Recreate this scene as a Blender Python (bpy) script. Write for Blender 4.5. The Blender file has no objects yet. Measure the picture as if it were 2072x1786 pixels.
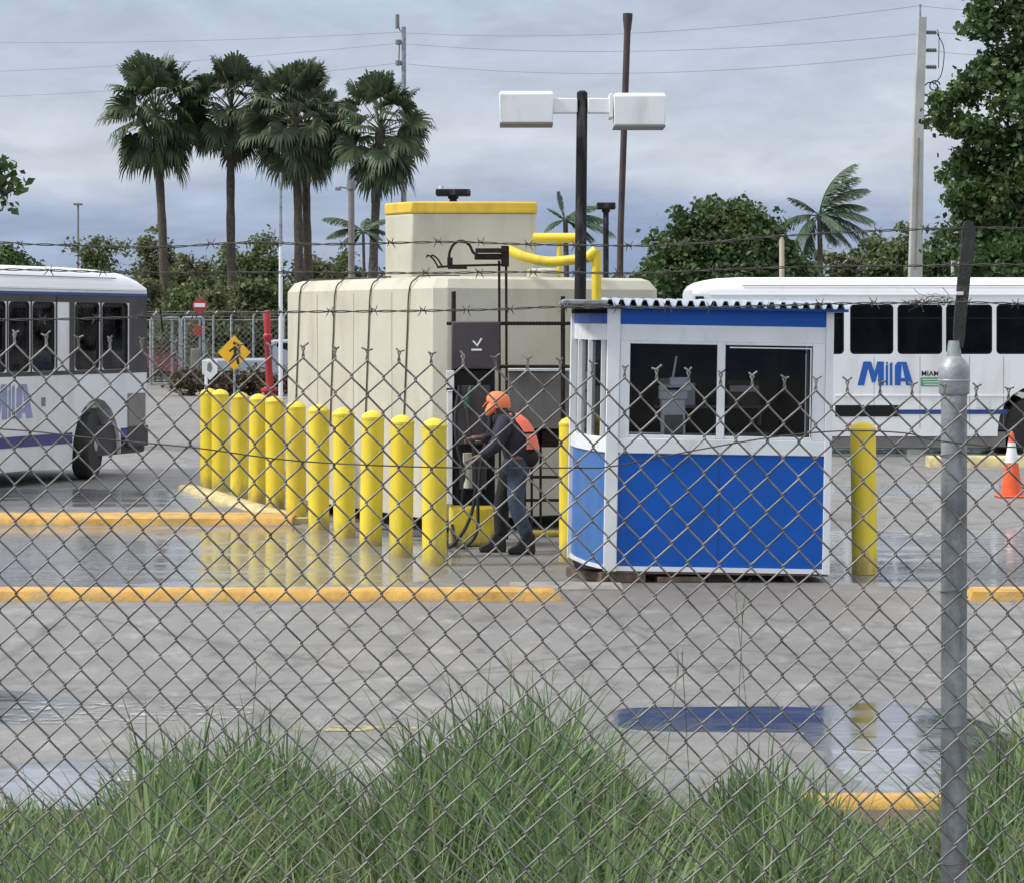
import bpy, math, random
import numpy as np
from mathutils import Vector, Matrix, noise as mnoise
R = math.radians
sc = bpy.context.scene
C = sc.collection

# ------------------------------------------------------------------ camera
# pixel helpers use a 2072 x 1786 frame, focal length 4800, horizon row 658, eye 2.2 m above the lot
F, CX, HY, EYE = 4800.0, 1036.0, 658.0, 2.2
cam = bpy.data.cameras.new('camera')
camo = bpy.data.objects.new('camera', cam); C.objects.link(camo)
cam.sensor_fit = 'HORIZONTAL'; cam.sensor_width = 36
cam.lens = 36 * F / 2072
cam.shift_y = -(893 - HY) / 2072
cam.clip_start = 0.1; cam.clip_end = 3000
camo.location = (0, 0, EYE); camo.rotation_euler = (R(90), 0, 0)
sc.camera = camo

# ------------------------------------------------------------------ light
SUN_EL, SUN_AZ = 46, 262        # overcast, the brightest part of the sky behind the viewer's left shoulder
world = bpy.data.worlds.new('World'); sc.world = world; world.use_nodes = True
nt = world.node_tree; nt.nodes.clear()
def N(t, typ, **kw):
    n = t.nodes.new(typ)
    for k, v in kw.items():
        if k in n.inputs.keys() if hasattr(n.inputs, 'keys') else False: n.inputs[k].default_value = v
        else: setattr(n, k, v)
    return n
def math_(t, op, a, b=None, clamp=False):
    n = t.nodes.new('ShaderNodeMath'); n.operation = op; n.use_clamp = clamp
    for i, v in enumerate((a, b)):
        if v is None: continue
        if isinstance(v, (int, float)): n.inputs[i].default_value = v
        else: t.links.new(v, n.inputs[i])
    return n.outputs[0]
def ramp_(t, fac, stops, interp='LINEAR'):
    n = t.nodes.new('ShaderNodeValToRGB'); n.color_ramp.interpolation = interp
    e = n.color_ramp.elements
    while len(e) < len(stops): e.new(0.5)
    for i, (p, c) in enumerate(stops):
        e[i].position = p; e[i].color = (c[0], c[1], c[2], 1) if not isinstance(c, (int, float)) else (c, c, c, 1)
    if fac is not None: t.links.new(fac, n.inputs[0])
    return n.outputs[0]
def mixc(t, fac, a, b, mode='MIX'):
    n = t.nodes.new('ShaderNodeMix'); n.data_type = 'RGBA'; n.blend_type = mode
    for s, v in ((n.inputs[0], fac), (n.inputs[6], a), (n.inputs[7], b)):
        if isinstance(v, (int, float)): s.default_value = v
        elif isinstance(v, tuple): s.default_value = (v[0], v[1], v[2], 1)
        else: t.links.new(v, s)
    return n.outputs[2]
def noise_(t, vec, scale, detail=4, rough=.55, dist=0.):
    n = t.nodes.new('ShaderNodeTexNoise')
    n.inputs['Scale'].default_value = scale; n.inputs['Detail'].default_value = detail
    n.inputs['Roughness'].default_value = rough; n.inputs['Distortion'].default_value = dist
    if vec is not None: t.links.new(vec, n.inputs['Vector'])
    return n.outputs['Fac']
def mapping_(t, vec, scale=(1,1,1), loc=(0,0,0), rot=(0,0,0)):
    n = t.nodes.new('ShaderNodeMapping'); t.links.new(vec, n.inputs['Vector'])
    n.inputs['Scale'].default_value = scale; n.inputs['Location'].default_value = loc; n.inputs['Rotation'].default_value = rot
    return n.outputs[0]

geo = nt.nodes.new('ShaderNodeTexCoord'); vec = geo.outputs['Generated']
sep = nt.nodes.new('ShaderNodeSeparateXYZ'); nt.links.new(vec, sep.inputs[0])
z = sep.outputs['Z']
n1 = noise_(nt, mapping_(nt, vec, (5, 5, 22), (1.3, .2, .4)), 1.0, 5, .55, .3)
n2 = noise_(nt, mapping_(nt, vec, (20, 20, 55), (7.1, 0, 2.2)), 1.0, 6, .6, .5)
zz = math_(nt, 'ADD', z, math_(nt, 'MULTIPLY', math_(nt, 'SUBTRACT', n1, .5), .11))
cloud = ramp_(nt, zz, [(0, (.20,.27,.40)), (.022, (.215,.285,.425)), (.045, (.33,.395,.52)), (.075, (.50,.54,.60)),
                       (.105, (.41,.465,.55)), (.160, (.38,.45,.56)), (.185, (.95,1.03,1.16)), (.22, (.9,.97,1.08)), (.32, (.74,.80,.90)), (.5, (.88,.93,1.0)), (1.0, (1.0,1.0,1.02))])
cloud = mixc(nt, 1.0, cloud, ramp_(nt, n2, [(.32, .95), (.68, 1.19)]), 'MULTIPLY')
sky = nt.nodes.new('ShaderNodeTexSky'); sky.sky_type = 'NISHITA'; sky.sun_disc = False
sky.sun_elevation = R(SUN_EL); sky.sun_rotation = R(SUN_AZ)
b1 = nt.nodes.new('ShaderNodeBackground'); b1.inputs[1].default_value = .05; nt.links.new(sky.outputs[0], b1.inputs[0])
b2 = nt.nodes.new('ShaderNodeBackground'); b2.inputs[1].default_value = 1.0; nt.links.new(cloud, b2.inputs[0])
mx = nt.nodes.new('ShaderNodeMixShader'); mx.inputs[0].default_value = .93
nt.links.new(b1.outputs[0], mx.inputs[1]); nt.links.new(b2.outputs[0], mx.inputs[2])
wo = nt.nodes.new('ShaderNodeOutputWorld'); nt.links.new(mx.outputs[0], wo.inputs[0])

sl = bpy.data.lights.new('sun', 'SUN'); sl.energy = 2.7; sl.angle = R(10); sl.color = (1, .965, .9)
so = bpy.data.objects.new('sun', sl); C.objects.link(so)
az = R(SUN_AZ)
sdir = Vector((math.sin(az) * math.cos(R(SUN_EL)), math.cos(az) * math.cos(R(SUN_EL)), math.sin(R(SUN_EL))))
so.rotation_euler = sdir.to_track_quat('Z', 'Y').to_euler()

sc.view_settings.view_transform = 'Standard'; sc.view_settings.look = 'None'
sc.view_settings.exposure = 0.30; sc.view_settings.gamma = 1.0
sc.cycles.max_bounces = 6; sc.cycles.transparent_max_bounces = 16
sc.cycles.use_denoising = True

# ------------------------------------------------------------------ helpers
def gp(px, py):
    d = EYE * F / (py - HY); return ((px - CX) * d / F, d)
def wp(px, py, d):
    return Vector(((px - CX) * d / F, d, EYE - (py - HY) * d / F))

def mat(name, col, rough=.6, metal=0., var=.12, scale=3., bump=0., bscale=None, col2=None, spec=.5, dirt=None, dscale=1.5, coat=0., splash=None):
    m = bpy.data.materials.new(name); m.use_nodes = True
    t = m.node_tree; p = t.nodes['Principled BSDF']
    tc = t.nodes.new('ShaderNodeTexCoord'); oi = t.nodes.new('ShaderNodeObjectInfo')
    va = t.nodes.new('ShaderNodeVectorMath'); va.operation = 'ADD'; t.links.new(tc.outputs['Object'], va.inputs[0])
    t.links.new(math_(t, 'MULTIPLY', oi.outputs['Random'], 17.0), va.inputs[1]); v = va.outputs[0]
    c2 = col2 or tuple(max(0, c * (1 - 2 * var)) for c in col)
    n = noise_(t, v, scale, 5, .6)
    colr = mixc(t, ramp_(t, n, [(.35, 0), (.7, 1)]), tuple(min(1, c * (1 + var * .4)) for c in col), c2)
    if dirt:
        dn = noise_(t, mapping_(t, v, (1, 1, .25)), dscale * 3, 6, .65)
        colr = mixc(t, ramp_(t, dn, [(.52, 0), (.72, .75)]), colr, dirt)
    if splash:
        sz = t.nodes.new('ShaderNodeSeparateXYZ'); t.links.new(tc.outputs['Object'], sz.inputs[0])
        k = math_(t, 'SUBTRACT', math_(t, 'MULTIPLY', noise_(t, mapping_(t, v, (1, 1, .4)), 9, 5, .7), .62), sz.outputs[2])
        colr = mixc(t, ramp_(t, k, [(.10, 0), (.30, .8)]), colr, splash)
    t.links.new(colr, p.inputs['Base Color'])
    p.inputs['Roughness'].default_value = rough; p.inputs['Metallic'].default_value = metal
    p.inputs['Specular IOR Level'].default_value = spec
    if coat: p.inputs['Coat Weight'].default_value = coat
    if bump:
        b = t.nodes.new('ShaderNodeBump'); b.inputs['Strength'].default_value = bump; b.inputs['Distance'].default_value = .02
        t.links.new(noise_(t, v, bscale or scale * 6, 4, .6), b.inputs['Height']); t.links.new(b.outputs[0], p.inputs['Normal'])
    return m

def leafmat(name, a, b, dry=None, trans=.3, rough=.5):
    m = bpy.data.materials.new(name); m.use_nodes = True
    t = m.node_tree; p = t.nodes['Principled BSDF']
    g = t.nodes.new('ShaderNodeNewGeometry'); tc = t.nodes.new('ShaderNodeTexCoord')
    big = noise_(t, tc.outputs['Object'], .9, 3, .6)
    f = math_(t, 'ADD', math_(t, 'MULTIPLY', g.outputs['Random Per Island'], .55), math_(t, 'MULTIPLY', big, .6))
    stops = [(.25, a), (.8, b)]
    if dry: stops.append((.97, dry))
    col = ramp_(t, f, stops)
    t.links.new(col, p.inputs['Base Color']); p.inputs['Roughness'].default_value = rough
    p.inputs['Specular IOR Level'].default_value = .3
    tr = t.nodes.new('ShaderNodeBsdfTranslucent'); t.links.new(col, tr.inputs[0])
    mxs = t.nodes.new('ShaderNodeMixShader'); mxs.inputs[0].default_value = trans
    t.links.new(p.outputs[0], mxs.inputs[1]); t.links.new(tr.outputs[0], mxs.inputs[2])
    t.links.new(mxs.outputs[0], t.nodes['Material Output'].inputs[0])
    return m

def glassmat(name, tint, rough=.03, ior=1.27, dust=.0):
    m = bpy.data.materials.new(name); m.use_nodes = True
    t = m.node_tree; t.nodes.remove(t.nodes['Principled BSDF'])
    tr = t.nodes.new('ShaderNodeBsdfTransparent'); tr.inputs[0].default_value = (*tint, 1)
    gl = t.nodes.new('ShaderNodeBsdfGlossy'); gl.inputs['Roughness'].default_value = rough; gl.inputs[0].default_value = (.9, .9, .9, 1)
    fr = t.nodes.new('ShaderNodeFresnel'); fr.inputs[0].default_value = ior
    a = t.nodes.new('ShaderNodeMixShader'); t.links.new(fr.outputs[0], a.inputs[0])
    t.links.new(tr.outputs[0], a.inputs[1]); t.links.new(gl.outputs[0], a.inputs[2])
    df = t.nodes.new('ShaderNodeBsdfDiffuse'); df.inputs[0].default_value = (.45, .45, .45, 1)
    tc = t.nodes.new('ShaderNodeTexCoord')
    k = math_(t, 'MULTIPLY', ramp_(t, noise_(t, tc.outputs['Object'], 3, 5, .6), [(.4, 0), (.75, 1)]), dust)
    b = t.nodes.new('ShaderNodeMixShader'); t.links.new(k, b.inputs[0])
    t.links.new(a.outputs[0], b.inputs[1]); t.links.new(df.outputs[0], b.inputs[2])
    t.links.new(b.outputs[0], t.nodes['Material Output'].inputs[0])
    return m

class MB:
    """collects boxes, tubes and polygons and links them as one mesh object"""
    def __init__(s): s.v = []; s.f = []
    def add(s, vs, fs):
        o = len(s.v); s.v.extend([tuple(v) for v in vs]); s.f.extend([tuple(i + o for i in f) for f in fs]); return s
    def box(s, x0, x1, y0, y1, z0, z1, M=None):
        vs = [Vector(p) for p in ((x0,y0,z0),(x1,y0,z0),(x1,y1,z0),(x0,y1,z0),(x0,y0,z1),(x1,y0,z1),(x1,y1,z1),(x0,y1,z1))]
        if M: vs = [M @ v for v in vs]
        return s.add(vs, [(0,3,2,1),(4,5,6,7),(0,1,5,4),(1,2,6,5),(2,3,7,6),(3,0,4,7)])
    def prism(s, poly, axis, a, b):
        """poly of 2-D points extruded along axis ('x','y','z') from a to b"""
        def p3(p, k):
            return {'x': (k, p[0], p[1]), 'y': (p[0], k, p[1]), 'z': (p[0], p[1], k)}[axis]
        n = len(poly)
        vs = [p3(p, a) for p in poly] + [p3(p, b) for p in poly]
        return s.add(vs, [tuple(range(n)), tuple(range(2*n-1, n-1, -1))] + [(i, i+n, (i+1) % n + n, (i+1) % n) for i in range(n)])
    def tube(s, pts, r, n=8, cap=True):
        pts = [Vector(p) for p in pts]; k = len(pts)
        rr = r if isinstance(r, (list, tuple)) else [r] * k
        rings = []; up = None
        for i, p in enumerate(pts):
            t = (pts[min(i+1, k-1)] - pts[max(i-1, 0)]).normalized()
            if up is None:
                up = Vector((0,0,1)) if abs(t.z) < .9 else Vector((1,0,0))
            a = t.cross(up).normalized(); b = a.cross(t).normalized(); up = b
            rings.append([p + (a * math.cos(2*math.pi*j/n) + b * math.sin(2*math.pi*j/n)) * rr[i] for j in range(n)])
        vs = [v for r_ in rings for v in r_]
        fs = [(i*n+j, i*n+(j+1) % n, (i+1)*n+(j+1) % n, (i+1)*n+j) for i in range(k-1) for j in range(n)]
        if cap: fs += [tuple(range(n))[::-1], tuple((k-1)*n+j for j in range(n))]
        return s.add(vs, fs)
    def lathe(s, prof, n=24, c=(0,0,0), axis='z'):
        """prof: list of (r, h)"""
        vs = []; k = len(prof)
        for (r, h) in prof:
            for j in range(n):
                a = 2*math.pi*j/n
                q = (r*math.cos(a), r*math.sin(a), h)
                if axis == 'y': q = (q[0], q[2], q[1])
                if axis == 'x': q = (q[2], q[0], q[1])
                vs.append((q[0]+c[0], q[1]+c[1], q[2]+c[2]))
        fs = [(i*n+j, i*n+(j+1) % n, (i+1)*n+(j+1) % n, (i+1)*n+j) for i in range(k-1) for j in range(n)]
        fs += [tuple(range(n))[::-1], tuple((k-1)*n+j for j in range(n))]
        return s.add(vs, fs)
    def loft(s, rings, cap=True):
        n = len(rings[0]); k = len(rings)
        vs = [p for r_ in rings for p in r_]
        fs = [(i*n+j, i*n+(j+1) % n, (i+1)*n+(j+1) % n, (i+1)*n+j) for i in range(k-1) for j in range(n)]
        if cap: fs += [tuple(range(n))[::-1], tuple((k-1)*n+j for j in range(n))]
        return s.add(vs, fs)
    def build(s, name, m, parent=None, bevel=0., smooth=True, ang=35, off=None, segs=2):
        me = bpy.data.meshes.new(name)
        vs = s.v
        if off is not None: vs = [(v[0]-off[0], v[1]-off[1], v[2]-off[2]) for v in vs]
        me.from_pydata(vs, [], s.f); me.validate(); me.update()
        # consistent normals
        import bmesh
        bm = bmesh.new(); bm.from_mesh(me); bmesh.ops.recalc_face_normals(bm, faces=bm.faces); bm.to_mesh(me); bm.free()
        if smooth:
            me.polygons.foreach_set('use_smooth', [True] * len(me.polygons)); me.set_sharp_from_angle(angle=R(ang))
        me.materials.append(m)
        o = bpy.data.objects.new(name, me); C.objects.link(o)
        if parent: o.parent = parent
        if bevel:
            b = o.modifiers.new('bevel', 'BEVEL'); b.width = bevel; b.segments = segs; b.limit_method = 'ANGLE'; b.angle_limit = R(40)
        return o

def npmesh(name, verts, quads, m, parent=None, smooth=False, tris=False):
    k = 3 if tris else 4
    me = bpy.data.meshes.new(name)
    verts = np.asarray(verts, dtype=np.float32).reshape(-1, 3); quads = np.asarray(quads, dtype=np.int32).reshape(-1, k)
    me.vertices.add(len(verts)); me.vertices.foreach_set('co', verts.ravel())
    me.loops.add(quads.size); me.loops.foreach_set('vertex_index', quads.ravel())
    me.polygons.add(len(quads)); me.polygons.foreach_set('loop_start', np.arange(0, quads.size, k, dtype=np.int32))
    me.polygons.foreach_set('use_smooth', np.full(len(quads), smooth))
    me.update(calc_edges=True); me.validate()
    me.materials.append(m)
    o = bpy.data.objects.new(name, me); C.objects.link(o)
    if parent: o.parent = parent
    return o

def tag(o, label=None, cat=None, group=None, kind=None):
    if label: o['label'] = label
    if cat: o['category'] = cat
    if group: o['group'] = group
    if kind: o['kind'] = kind
    return o
def thing(name, label, cat, loc=(0,0,0), rotz=0., group=None):
    o = bpy.data.objects.new(name, None); C.objects.link(o)
    o.location = loc; o.rotation_euler = (0, 0, rotz); o.empty_display_size = .1
    return tag(o, label, cat, group)
def dup(root, loc, rot=None, label=None):
    r = root.copy(); C.objects.link(r); r.location = loc
    if rot is not None: r.rotation_euler = rot
    if label: r['label'] = label
    for ch in list(root.children):
        c = ch.copy(); C.objects.link(c); c.parent = r
        for g in list(ch.children):
            d = g.copy(); C.objects.link(d); d.parent = c
    return r
def bez(pts, n=8):
    """Catmull-Rom through points"""
    pts = [Vector(p) for p in pts]; out = []
    P = [pts[0]*2-pts[1]] + pts + [pts[-1]*2-pts[-2]]
    for i in range(1, len(P)-2):
        for k in range(n):
            t = k/n; a, b, c, d = P[i-1], P[i], P[i+1], P[i+2]
            out.append(.5*((2*b)+(c-a)*t+(2*a-5*b+4*c-d)*t*t+(3*b-a-3*c+d)*t**3))
    out.append(pts[-1]); return out
def rrect(x0, x1, z0, z1, r, k=4):
    o = []
    for (cx, cz, a0) in ((x1-r, z1-r, 0), (x0+r, z1-r, 90), (x0+r, z0+r, 180), (x1-r, z0+r, 270)):
        for i in range(k+1):
            a = R(a0 + 90*i/k); o.append((cx+r*math.cos(a), cz+r*math.sin(a)))
    return o
def holed(mb, cell, hole, r, y0, y1, k=4):
    """rectangular cell (x0,x1,z0,z1) in a wall from y0 (outside) to y1 with a rounded hole and its reveal"""
    h = rrect(*hole, r, k); n = len(h); X0, X1, Z0, Z1 = cell
    cor = [(X1, Z1), (X0, Z1), (X0, Z0), (X1, Z0)]
    for y in (y0, y1):
        vs = [(p[0], y, p[1]) for p in h] + [(c[0], y, c[1]) for c in cor]; fs = []
        for q in range(4):
            for i in range(k): fs.append((q*(k+1)+i, q*(k+1)+i+1, n+q))
            a = q*(k+1)+k; b = ((q+1) % 4)*(k+1)
            fs.append((a, b, n+(q+1) % 4, n+q))
        mb.add(vs, fs)
    vs = [(p[0], y0, p[1]) for p in h] + [(p[0], y1, p[1]) for p in h]
    mb.add(vs, [(i, (i+1) % n, (i+1) % n+n, i+n) for i in range(n)])

# ------------------------------------------------------------------ materials
M = {}
M['yellow'] = mat('yellow_paint', (.78,.60,.035), .42, var=.07, scale=2.5, bump=.12, bscale=30, dirt=(.46,.34,.06), dscale=1.1, splash=(.28,.22,.10))
M['yellow_kerb'] = mat('kerb_paint', (.60,.345,.075), .7, var=.18, scale=6, bump=.4, bscale=40, dirt=(.34,.28,.18), dscale=2.2)
M['cream_kerb'] = mat('pale_kerb_paint', (.62,.52,.26), .75, var=.15, scale=5, bump=.4, dirt=(.3,.27,.2))
M['cream'] = mat('cream_paint', (.53,.51,.42), .72, var=.07, scale=1.2, bump=.15, bscale=25, dirt=(.40,.36,.27), dscale=.8)
M['tank_yellow'] = mat('band_paint', (.74,.50,.05), .55, var=.08, scale=4, dirt=(.4,.3,.1))
M['seam'] = mat('seam_dark', (.10,.09,.07), .8)
M['black'] = mat('black_plastic', (.007,.007,.009), .55, spec=.25)
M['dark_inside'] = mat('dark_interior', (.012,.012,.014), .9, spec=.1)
M['darkgrey'] = mat('dark_grey_sheet', (.062,.055,.062), .55, bump=.05, spec=.3)
M['midgrey'] = mat('grey_sheet', (.20,.19,.18), .6, dirt=(.12,.10,.08))
M['rust'] = mat('rusted_steel', (.035,.026,.022), .8, var=.3, scale=20, metal=.1, bump=.3, spec=.2)
M['galv'] = mat('galvanised', (.33,.36,.38), .5, metal=.45, var=.28, scale=11, bump=.15, bscale=60, dirt=(.16,.17,.17), dscale=9)
M['wire'] = mat('fence_wire', (.235,.228,.218), .5, metal=.25, var=.35, scale=14)
M['barb'] = mat('barbed_wire', (.10,.088,.08), .65, metal=.3, var=.3, scale=15)
M['white'] = mat('white_paint', (.76,.77,.78), .4, var=.04, scale=2, dirt=(.5,.5,.47), dscale=.8)
M['boothwhite'] = mat('white_enamel', (.70,.73,.76), .4, var=.05, scale=2.5, dirt=(.45,.46,.46), dscale=1.0)
M['blue'] = mat('blue_panel', (.003,.088,.43), .36, var=.08, scale=2, bump=.04, bscale=8, spec=.3, dirt=(.02,.085,.33), dscale=.6)
M['buswhite'] = mat('bus_paint', (.80,.81,.83), .3, var=.03, scale=1, dirt=(.55,.55,.54), dscale=.35, coat=.2)
M['stripe_blue'] = mat('stripe_blue', (.02,.055,.22), .35)
M['stripe_purple'] = mat('stripe_purple', (.055,.05,.2), .4)
M['logo_blue'] = mat('logo_blue', (.01,.10,.42), .4, var=.03)
M['logo_faded'] = mat('logo_faded', (.13,.17,.36), .5, var=.1)
M['logo_green'] = mat('logo_green', (.10,.33,.17), .5)
M['rubber'] = mat('rubber', (.018,.018,.019), .8, bump=.2)
M['rim'] = mat('wheel_rim', (.45,.45,.46), .45, metal=.4)
M['seat'] = mat('seat_fabric', (.62,.62,.64), .85)
M['busgrey'] = mat('dusty_bus_paint', (.66,.67,.70), .42, var=.05, scale=1, dirt=(.48,.47,.46), dscale=.5)
M['blue_pale'] = mat('pale_blue_panel', (.035,.135,.40), .4, var=.08, scale=2, dirt=(.06,.17,.40), dscale=.8)  # lighter blue than the front, for the booth's curved left panel
M['roofsheet'] = mat('roof_sheet', (.42,.49,.58), .5, var=.15, scale=4, dirt=(.25,.27,.30), dscale=1.2)
M['logo_pale'] = mat('logo_pale', (.24,.27,.45), .5, var=.1)
M['glassbus'] = glassmat('tinted_glass', (.22,.225,.24), dust=.012)
M['glassbus2'] = glassmat('clear_glass', (.85,.85,.87), dust=.04)
M['glassbooth'] = glassmat('booth_glass', (.8,.81,.83), dust=.012)
M['bark'] = mat('palm_bark', (.105,.085,.07), .9, var=.3, scale=8, bump=.6)
M['bark2'] = mat('tree_bark', (.09,.075,.06), .9, var=.3, scale=6, bump=.6)
M['concrete'] = mat('concrete', (.42,.42,.40), .85, var=.1, scale=1.5, bump=.2)
M['wood'] = mat('weathered_wood', (.15,.11,.08), .85, var=.3, scale=9, bump=.4)
M['creamwood'] = mat('cream_post', (.55,.48,.34), .8)
M['poledark'] = mat('dark_pole', (.014,.013,.015), .7, var=.3, scale=8, bump=.3, dirt=(.16,.15,.14), dscale=1.6, spec=.3)
M['armdark'] = mat('arm_black', (.012,.012,.013), .6, var=.3, scale=20, bump=.3, spec=.3, dirt=(.07,.07,.065), dscale=6)
M['polebrown'] = mat('brown_pole', (.06,.045,.045), .8, var=.2)
M['red'] = mat('red_paint', (.42,.03,.035), .45, var=.15, scale=6)
M['orange'] = mat('cone_orange', (.80,.11,.03), .5, var=.1, scale=8, dirt=(.4,.1,.05))
M['signyellow'] = mat('sign_yellow', (.85,.46,.015), .45, var=.04)
M['signblack'] = mat('sign_black', (.012,.012,.012), .5)
M['soil'] = mat('bare_soil', (.14,.10,.065), .95, var=.3, scale=1.5, bump=.6, bscale=5)
M['palmleaf'] = leafmat('fan_palm_leaf', (.032,.056,.034), (.095,.135,.065), (.18,.16,.07), .25)
M['palmleaf_dry'] = leafmat('fan_palm_leaf_olive', (.036,.056,.036), (.10,.125,.068), (.20,.17,.08), .25)
M['coco'] = leafmat('feather_palm_leaf', (.045,.085,.055), (.12,.17,.10), None, .25)
M['leafdark'] = leafmat('dark_leaf', (.022,.050,.018), (.10,.17,.055), None, .3)
M['leafmid'] = leafmat('mid_leaf', (.045,.07,.028), (.16,.20,.075), (.26,.24,.11), .3)
M['leafolive'] = leafmat('olive_leaf', (.06,.075,.035), (.20,.21,.095), (.32,.28,.14), .3)
M['leafround'] = leafmat('glossy_leaf', (.025,.055,.02), (.11,.17,.06), None, .22)
M['grassm'] = leafmat('long_grass', (.036,.082,.032), (.215,.30,.125), (.46,.46,.27), .42, .42)
M['lotgrass'] = leafmat('verge_turf', (.04,.06,.02), (.10,.11,.05), None, .1)
# ------------------------------------------------------------------ ground
def asphalt():
    m = bpy.data.materials.new('asphalt'); m.use_nodes = True
    t = m.node_tree; p = t.nodes['Principled BSDF']
    g = t.nodes.new('ShaderNodeNewGeometry'); pos = g.outputs['Position']
    sp = t.nodes.new('ShaderNodeSeparateXYZ'); t.links.new(pos, sp.inputs[0]); X, Y = sp.outputs[0], sp.outputs[1]
    edge = math_(t, 'MULTIPLY', math_(t, 'SUBTRACT', noise_(t, mapping_(t, pos, (1, .45, 1)), 1.3, 6, .62), .5), 2.6)
    streak = math_(t, 'MULTIPLY', math_(t, 'SUBTRACT', noise_(t, mapping_(t, pos, (.55, 2.2, 1)), 1.0, 5, .6), .5), 1.8)
    def ell(cx, cy, rx, ry, pw=2.0, k=1.0):
        a = math_(t, 'POWER', math_(t, 'ABSOLUTE', math_(t, 'DIVIDE', math_(t, 'SUBTRACT', X, cx), rx)), pw)
        b = math_(t, 'POWER', math_(t, 'ABSOLUTE', math_(t, 'DIVIDE', math_(t, 'SUBTRACT', Y, cy), ry)), pw)
        return math_(t, 'MULTIPLY', math_(t, 'SUBTRACT', 1.0, math_(t, 'ADD', a, b)), k)
    ps = [ell(-4.6, 22.9, 4.3, 3.1, 6), ell(4.9, 22.6, 2.6, 2.9, 4), ell(1.28, 13.87, .72, .47, 4, 1.6), ell(2.22, 13.0, .62, 1.75, 2.5, 1.1),
          ell(-5.2, 30.3, 3.4, 1.7, 4, .8), ell(6.2, 31.5, 2.2, 1.6, 2, .8), ell(-2.2, 11.6, .9, 1.0, 2, .9), ell(-3.3, 14.2, .9, .8, 2, .6),
          ell(1.0, 11.9, 1.3, .9, 2, .16), ell(5.5, 41, 4.5, 1.4, 4, .6)]
    mx_ = ps[0]
    for q in ps[1:]: mx_ = math_(t, 'MAXIMUM', mx_, q)
    w = math_(t, 'ADD', mx_, math_(t, 'ADD', math_(t, 'MULTIPLY', edge, .55), math_(t, 'MULTIPLY', streak, .55)))
    pud = ramp_(t, w, [(.18, 0), (.30, 1)])               # standing water
    damp = ramp_(t, w, [(-.0, 0), (.25, 1)])
    n1 = noise_(t, pos, .35, 6, .6); n2 = noise_(t, pos, 5, 6, .7); n3 = noise_(t, pos, 90, 2, .5)
    dry = mixc(t, ramp_(t, n1, [(.35, 0), (.68, 1)]), (.225,.212,.198), (.155,.150,.148))
    dry = mixc(t, ramp_(t, n2, [(.45, 0), (.75, .35)]), dry, (.11,.105,.10))
    dry = mixc(t, ramp_(t, n3, [(.35, .6), (.7, 0)]), dry, (.115,.113,.11))
    n4 = noise_(t, mapping_(t, pos, (1, .55, 1)), 3.2, 7, .75)
    dry = mixc(t, ramp_(t, n4, [(.53, 0), (.62, .75)]), dry, (.075,.072,.07))
    dry = mixc(t, ramp_(t, n4, [(.37, .5), (.45, 0)]), dry, (.30,.295,.285))
    # cracks and tyre streaks
    vo = t.nodes.new('ShaderNodeTexVoronoi'); vo.feature = 'DISTANCE_TO_EDGE'; vo.inputs['Scale'].default_value = .35
    t.links.new(mixc(t, .12, pos, t.nodes.new('ShaderNodeTexNoise').outputs['Color']), vo.inputs['Vector'])
    crack = ramp_(t, vo.outputs['Distance'], [(.0, 1), (.012, 0)])
    dry = mixc(t, math_(t, 'MULTIPLY', crack, .6), dry, (.06,.055,.05))
    brown = ell(1.3, 20.2, 3.6, 2.6, 2)
    dry = mixc(t, ramp_(t, math_(t, 'ADD', brown, edge), [(.0, 0), (.8, .5)]), dry, (.14,.115,.09))
    ty = ramp_(t, noise_(t, mapping_(t, pos, (.12, 3.2, 1), (3, 1, 0), (0, 0, .06)), 1.0, 4, .6), [(.58, 0), (.72, .45)])
    dry = mixc(t, ty, dry, (.09,.088,.085))
    near = ramp_(t, math_(t, 'MULTIPLY', Y, .05), [(.76, 1), (.82, 0)])
    wetc = mixc(t, near, mixc(t, .40, dry, (.25,.28,.32)), mixc(t, pud, mixc(t, .5, dry, (.08,.08,.085)), (.05,.053,.06)))
    col = mixc(t, damp, dry, wetc)
    t.links.new(col, p.inputs['Base Color'])
    rg = mixc(t, damp, (.62,.62,.62), (.30,.30,.30))
    rip = ramp_(t, noise_(t, mapping_(t, pos, (1, 3, 1)), .9, 5, .6), [(.44, .04), (.62, .24)])
    rg = mixc(t, pud, rg, mixc(t, near, rip, ramp_(t, noise_(t, mapping_(t, pos, (1, 2.5, 1)), 1.6, 5, .6), [(.42, .035), (.62, .17)])))
    t.links.new(rg, p.inputs['Roughness'])
    p.inputs['Specular IOR Level'].default_value = 1.0
    b = t.nodes.new('ShaderNodeBump'); b.inputs['Distance'].default_value = .006
    t.links.new(math_(t, 'SUBTRACT', .55, math_(t, 'MULTIPLY', pud, .55)), b.inputs['Strength'])
    t.links.new(n3, b.inputs['Height'])
    b2_ = t.nodes.new('ShaderNodeBump'); b2_.inputs['Distance'].default_value = .009; t.links.new(math_(t, 'SUBTRACT', .34, math_(t, 'MULTIPLY', near, .27)), b2_.inputs['Strength'])
    t.links.new(noise_(t, mapping_(t, pos, (2, 5, 1)), 2.2, 3, .5), b2_.inputs['Height']); t.links.new(b.outputs[0], b2_.inputs['Normal'])
    t.links.new(b2_.outputs[0], p.inputs['Normal'])
    return m
M['asphalt'] = asphalt()
def sheet(name, x0, x1, y0, y1, z, m):
    return tag(MB().add([(x0,y0,z),(x1,y0,z),(x1,y1,z),(x0,y1,z)], [(0,1,2,3)]).build(name, m, smooth=False), kind='structure')
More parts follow.
